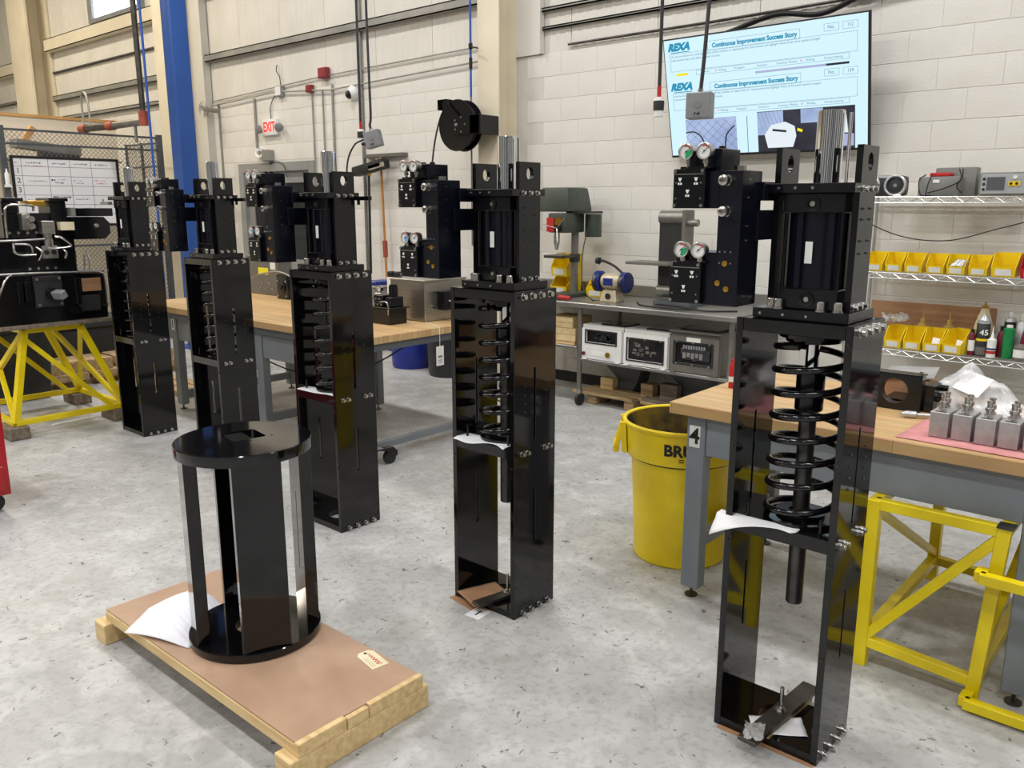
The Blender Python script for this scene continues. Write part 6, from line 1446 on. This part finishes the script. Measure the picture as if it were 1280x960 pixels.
b.prism([(-6.64, v, z) for v, z in pts], (-1, 0, 0), 0.28); b.build('motor', 'black_satin', ac)
ab(2.67, 2.95, 1.615, 1.675, -6.68, -6.9, nm='motor_plate', bev=0.003)
B().lathe((-6.64, 2.80, 1.545), [(0, 0.012), (0.014, 0.012), (0.02, 0)], (1, 0, 0), 12).build('motor_plug', 'zinc', ac)
ab(2.545, 2.69, 1.515, 1.575, -6.645, -6.72, 'tag_manila', 'circuit_strip', 0.001)
ab(2.64, 2.67, 1.615, 1.68, -6.67, -6.8, 'grey_case', 'gland_box', 0.002)
def pipe(*pts): return B().tube(bez(pts, 6), 0.0085, 8).build('pipe', 'zinc', ac)
pipe((-6.62, 1.9, 1.215), (-6.62, 2.3, 1.215), (-6.62, 2.70, 1.20), (-6.62, 2.79, 1.19), (-6.62, 2.815, 1.15), (-6.62, 2.82, 0.96), (-6.66, 2.83, 0.92))
pipe((-6.66, 2.18, 1.47), (-6.65, 2.18, 1.62), (-6.65, 2.20, 1.69), (-6.65, 2.30, 1.70), (-6.66, 2.37, 1.69), (-6.68, 2.38, 1.66))
pipe((-6.66, 2.0, 1.45), (-6.64, 2.2, 1.45), (-6.64, 2.42, 1.455))
pipe((-6.65, 2.21, 1.43), (-6.64, 2.21, 1.37), (-6.64, 2.25, 1.345), (-6.64, 2.35, 1.345))
pipe((-6.65, 2.22, 1.425), (-6.64, 2.30, 1.42), (-6.64, 2.325, 1.40), (-6.64, 2.33, 1.36))
pipe((-6.66, 2.50, 1.47), (-6.64, 2.54, 1.46), (-6.64, 2.60, 1.40), (-6.64, 2.50, 1.385), (-6.66, 2.44, 1.39))
pipe((-6.66, 2.36, 1.40), (-6.645, 2.395, 1.36), (-6.65, 2.37, 1.30))
pipe((-6.66, 2.54, 1.39), (-6.645, 2.56, 1.35), (-6.65, 2.55, 1.31))
pipe((-6.64, 2.68, 1.21), (-6.64, 2.685, 1.28), (-6.64, 2.69, 1.33)); pipe((-6.64, 2.72, 1.21), (-6.64, 2.72, 1.30), (-6.64, 2.705, 1.36))
pipe((-6.62, 2.17, 1.215), (-6.62, 2.12, 1.17), (-6.62, 2.04, 1.0))
for k in range(8): inst('bolt', B().cyl((0, 0, 0), (1, 0, 0), 0.012, 0.011, n=8).mesh('bolt', 'zinc'), ac, ((-6.72 if k > 3 else -6.74), 2.22 + 0.06 * (k % 4) + 0.1 * (k > 3), 1.50 if k < 4 else 1.24))
# clutter behind the trestle
t = thing('storage_tote', 'dark grey plastic tote standing behind the yellow trestle', 'tote', (-8.1, 2.55, 0))
B().hexa([(-8.45, 2.15, 0), (-7.95, 2.15, 0), (-7.95, 2.80, 0), (-8.45, 2.80, 0), (-8.5, 2.1, 0.62), (-7.9, 2.1, 0.62), (-7.9, 2.85, 0.62), (-8.5, 2.85, 0.62)], 0.015).build('tub', 'dark_plastic', t)
B().box(-8.52, -7.88, 2.08, 2.87, 0.62, 0.66, 0.01).build('rim', 'dark_plastic', t)
t = thing('black_tote', 'long black tote with a lid on the timber stack behind the trestle', 'tote', (-8.9, 3.4, 0.2))
B().box(-9.2, -8.6, 2.95, 4.1, 0.24, 0.50, 0.02).build('tub', 'black_rubber', t)
B().box(-9.23, -8.57, 2.92, 4.13, 0.50, 0.56, 0.012).build('lid', 'dark_plastic', t)
lt = [(-9.3, -8.3, 2.9, 4.2, 0.0, 0.06), (-9.3, -8.2, 2.85, 3.25, 0.06, 0.13), (-9.25, -8.2, 3.3, 3.72, 0.06, 0.13), (-9.3, -8.25, 3.76, 4.15, 0.06, 0.13), (-9.3, -8.25, 2.9, 3.5, 0.13, 0.24), (-9.25, -8.3, 3.55, 4.15, 0.13, 0.24)]
ll = ['wide timber sheet lowest in the stack behind the trestle', 'timber plank in the middle layer nearest the grey tote', 'timber plank in the middle layer between two others', 'timber plank in the middle layer farthest from the grey tote', 'thick timber in the top layer nearest the grey tote', 'thick timber in the top layer farthest from the grey tote']
for (a, b_, c, d, e, f), l in zip(lt, ll): tag(B().box(a, b_, c, d, e, f, 0.004).build('timber_plank', 'pallet_wood'), l, 'timber', 'timber stacked behind the trestle')
for k in range(3):
    tag(B().box(-7.9 + 0.02 * k, -7.0, 3.55 + 0.13 * k, 3.66 + 0.13 * k, 0.0, 0.05, 0.003).build('floor_plank', 'pallet_wood'), 'loose timber plank on the floor beneath the long bench end', 'timber', 'loose planks by the long bench')
tag(B().box(-8.2, -7.7, 4.3, 4.9, 0.0, 0.35, 0.02).build('cable_crate', 'box_grey'), 'grey lumpy crate on the floor behind the left end of the long bench', 'crate')
tag(B().obox((-6.92, 2.58, 0.003), (0.035, 0.33, 0.004), (0, 0, 4)).build('paper_strip', 'white_paper'), 'white strip lying on the floor beneath the yellow trestle', 'paper')
# red tool cart that only just enters the frame
t = thing('tool_cart', 'red steel tool cart at the edge of the floor before the yellow trestle', 'cart', (-5.42, 1.235, 0), local=True)
B().box(-0.35, 0.35, -0.285, 0.285, 0.10, 0.62, 0.012).build('cabinet', 'cart_red', t)
for k in range(3): 
    d = B().box(0.35, 0.356, -0.255, 0.255, 0.13 + 0.155 * k, 0.27 + 0.155 * k, 0.002).build('drawer', 'cart_red', t)
    B().box(0.356, 0.372, -0.155, 0.155, 0.24 + 0.155 * k, 0.255 + 0.155 * k, 0.002).build('handle', 'zinc', d)
for x in (-0.27, 0.27):
    for y in (-0.215, 0.215): B().cyl((x - 0.015, y, 0.05), (1, 0, 0), 0.03, 0.05, n=16).box(x - 0.02, x + 0.02, y - 0.02, y + 0.02, 0.06, 0.10).build('caster', 'black_rubber', t)

# ================================================================== CAGE AND WHITEBOARD
cg = thing('mesh_cage', 'grey wire-mesh cage panel with steel posts in front of the drywall partition', 'cage', (-11.0, 4.6, 0))
CU = -11.0
for v in (3.66, 5.55): B().box(CU - 0.03, CU + 0.03, v - 0.035, v + 0.035, 0, 2.60, 0.003).build('post', 'cage_dark', cg)
for z in (2.56, 2.40, 1.2, 0.08): B().box(CU - 0.012, CU + 0.012, 3.695, 5.515, z - 0.012, z + 0.012).build('rail', 'cage_dark', cg)
def mesh_panel(o, du, w, z0, z1, pitch=0.055):
    b = B(); o = Vector(o); du = Vector(du); h = z1 - z0; n = int((w + h) / pitch) + 1
    for s in (1, -1):
        for i in range(n):
            c = i * pitch - (h if s == 1 else 0); 
            a0, a1 = (max(0, c), min(w, c + h)) if s == 1 else (max(0, c - h), min(w, c))
            if a1 - a0 < 0.005: continue
            za, zb_ = (z0 + a0 - c, z0 + a1 - c) if s == 1 else (z0 + c - a0, z0 + c - a1)
            b.bar(o + du * a0 + Vector((0, 0, za)), o + du * a1 + Vector((0, 0, zb_)), 0.004, 0.004)
    return b
m_ = mesh_panel((CU, 3.695, 0), (0, 1, 0), 1.82, 0.09, 2.55).build('wire_mesh', 'mesh_wire', cg, 0); m_['kind'] = 'stuff'
c2 = thing('mesh_partition', 'grey wire-mesh side panel running from the cage post back to the partition', 'cage', (-11.5, 5.55, 0))
for z in (2.50, 2.2, 1.2, 0.1): B().box(-11.96, CU - 0.03, 5.54, 5.56, z - 0.012, z + 0.012).build('rail', 'cage_dark', c2)
for x in (-11.95, -11.5): B().box(x - 0.015, x + 0.015, 5.535, 5.565, 0, 2.52).build('upright', 'cage_dark', c2)
m_ = mesh_panel((-11.95, 5.55, 0), (1, 0, 0), 0.91, 0.1, 2.5).build('wire_mesh', 'mesh_wire', c2, 0); m_['kind'] = 'stuff'
# shelf junk seen through the mesh
t = thing('cage_shelf', 'grey sloping board and dark bundle on a shelf behind the cage mesh', 'shelf', (-11.6, 4.4, 2.25))
B().box(-11.97, -11.35, 3.9, 5.2, 2.24, 2.26).build('shelf_board', 'steel_pipe', t)
B().obox((-11.55, 4.35, 2.40), (0.25, 0.75, 0.10), (-6, 0, 0)).build('grey_board', 'grey_case', t)
B().obox((-11.45, 4.45, 2.30), (0.2, 0.45, 0.07), (-4, 0, 0), 0.02).build('dark_bundle', 'dark_plastic', t)
B().obox((-11.6, 4.15, 2.52), (0.1, 0.07, 0.3), (-35, 0, 0)).build('orange_slat', 'trim_orange', t)
wbd = thing('whiteboard', 'white dry-erase board ruled into a numbered table, fixed to the wire cage', 'whiteboard', (CU + 0.05, 4.34, 1.45))
wv0, wv1, wz0, wz1 = 3.745, 4.935, 1.47, 2.235
B().box(CU + 0.032, CU + 0.046, wv0, wv1, wz0, wz1, 0.002).build('panel', 'whiteboard', wbd)
for a, b_, c, d in ((wv0 - 0.03, wv1 + 0.03, wz1, wz1 + 0.03), (wv0 - 0.03, wv1 + 0.03, wz0 - 0.03, wz0), (wv0 - 0.03, wv0, wz0, wz1), (wv1, wv1 + 0.03, wz0, wz1)):
    B().box(CU + 0.03, CU + 0.054, a, b_, c, d, 0.003).build('frame_rail', 'ink_black', wbd)
xw = CU + 0.0463
cols = [wv0 + 0.085, wv0 + 0.38, wv0 + 0.63, wv0 + 0.88]; rows = [wz1 - 0.09, wz1 - 0.20, wz1 - 0.31, wz1 - 0.42, wz1 - 0.53, wz1 - 0.64]
for v in cols: B().box(xw, xw + 0.0005, v - 0.002, v + 0.002, wz0, wz1).build('ruled_line', 'ink_black', wbd)
for z in rows: B().box(xw, xw + 0.0005, wv0, wv1, z - 0.002, z + 0.002).build('ruled_line', 'ink_black', wbd)
for k in range(4): inst('row_number', text_mesh(str(k + 1), 0.085, 'ink_grey', 0, 0.002), wbd, (xw + 0.0006, wv0 + 0.042, rows[k] - 0.055), (90, 0, 90))
rnd = random.Random(3)
def scrib(v, z, w_, m, h=0.012):
    b = B(); x = v
    while x < v + w_:
        l = rnd.uniform(0.008, 0.03); b.box(xw, xw + 0.0005, x, x + l, z + rnd.uniform(-0.004, 0.004), z + h + rnd.uniform(-0.004, 0.004)); x += l + rnd.uniform(0.004, 0.012)
    b.build('handwriting', m, wbd)
for i, v in enumerate(cols): scrib(v + 0.05, wz1 - 0.055, 0.14, 'ink_grey')
scrib(wv0 + 0.015, wz1 - 0.055, 0.03, 'ink_grey')
for v, z, w_, m, h in ((cols[0] + 0.03, rows[0] + 0.006, 0.2, 'ink_red', 0.004), (cols[0] + 0.03, rows[1] - 0.06, 0.22, 'ink_grey', 0.006), (cols[1] + 0.02, rows[1] - 0.05, 0.05, 'ink_black', 0.014), (cols[1] + 0.09, rows[1] - 0.04, 0.1, 'ink_grey', 0.005), (cols[1] + 0.06, rows[1] - 0.08, 0.08, 'ink_black', 0.009), (cols[2] + 0.02, rows[1] - 0.05, 0.12, 'ink_grey', 0.006), (cols[2] + 0.04, rows[1] - 0.08, 0.1, 'ink_grey', 0.006),
                       (cols[3] + 0.02, rows[1] - 0.045, 0.12, 'ink_red', 0.008), (cols[3] + 0.05, rows[1] - 0.08, 0.14, 'ink_red', 0.008), (cols[0] + 0.03, rows[3] - 0.06, 0.22, 'ink_grey', 0.006), (cols[1] + 0.02, rows[3] - 0.03, 0.2, 'ink_black', 0.014), (cols[2] + 0.03, rows[3] - 0.05, 0.16, 'ink_black', 0.008), (cols[2] + 0.03, rows[4] - 0.05, 0.15, 'ink_grey', 0.008)):
    scrib(v, z, w_, m, h)
tag(B().lathe((CU + 0.06, 3.66, 1.93), [(0, 0), (0.025, 0), (0.025, 0.12), (0.01, 0.15), (0.008, 0.18), (0, 0.18)], n=14).box(CU + 0.03, CU + 0.09, 3.63, 3.69, 1.90, 1.93).build('spray_bottle', 'white_paint'), 'small white spray bottle in a holder on the cage post beside the whiteboard', 'bottle')
# sprinkler pipe with orange couplings
sp = thing('sprinkler_pipe', 'dark sprinkler pipe with orange grooved couplings running above the wire cage', 'pipe', (-10.6, 4.8, 2.6))
pvv = 4.8
B().tube([(-9.87, pvv, TOP), (-9.83, pvv, 2.72)], 0.032, 14).build('riser', 'raw_bar', sp)
B().tube([(-9.86, pvv, 2.645), (-10.62, pvv, 2.645)], 0.042, 14).build('branch', 'steel_pipe', sp)
B().tube([(-10.7, pvv, 2.645), (-11.45, pvv, 2.655)], 0.042, 14).build('branch', 'raw_bar', sp)
for a, d, h in (((-9.83, pvv, 2.60), (0, 0, 1), 0.16), ((-10.76, pvv, 2.645), (1, 0, 0), 0.16), ((-11.55, pvv, 2.655), (1, 0, 0), 0.18)):
    B().cyl(a, d, h, 0.052, n=14).build('coupling', 'fitting_orange', sp)
B().tube(bez([(-11.45, pvv, 2.69), (-11.45, pvv, 3.0), (-11.38, pvv, 3.1), (-11.28, pvv, 3.0), (-11.25, pvv, 2.70)]), 0.014, 8).build('gauge_loop', 'conduit_grey', sp)
B().cyl((-10.05, pvv, 2.42), (0, 0, 1), 0.2, 0.018, n=10).build('drain', 'steel_pipe', sp)
tag(B().tube([(-9.70, pvv, TOP), (-9.68, pvv, 0)], 0.014, 10).build('air_pipe', 'hose_blue'), 'thin blue air pipe beside the dark sprinkler riser', 'pipe')
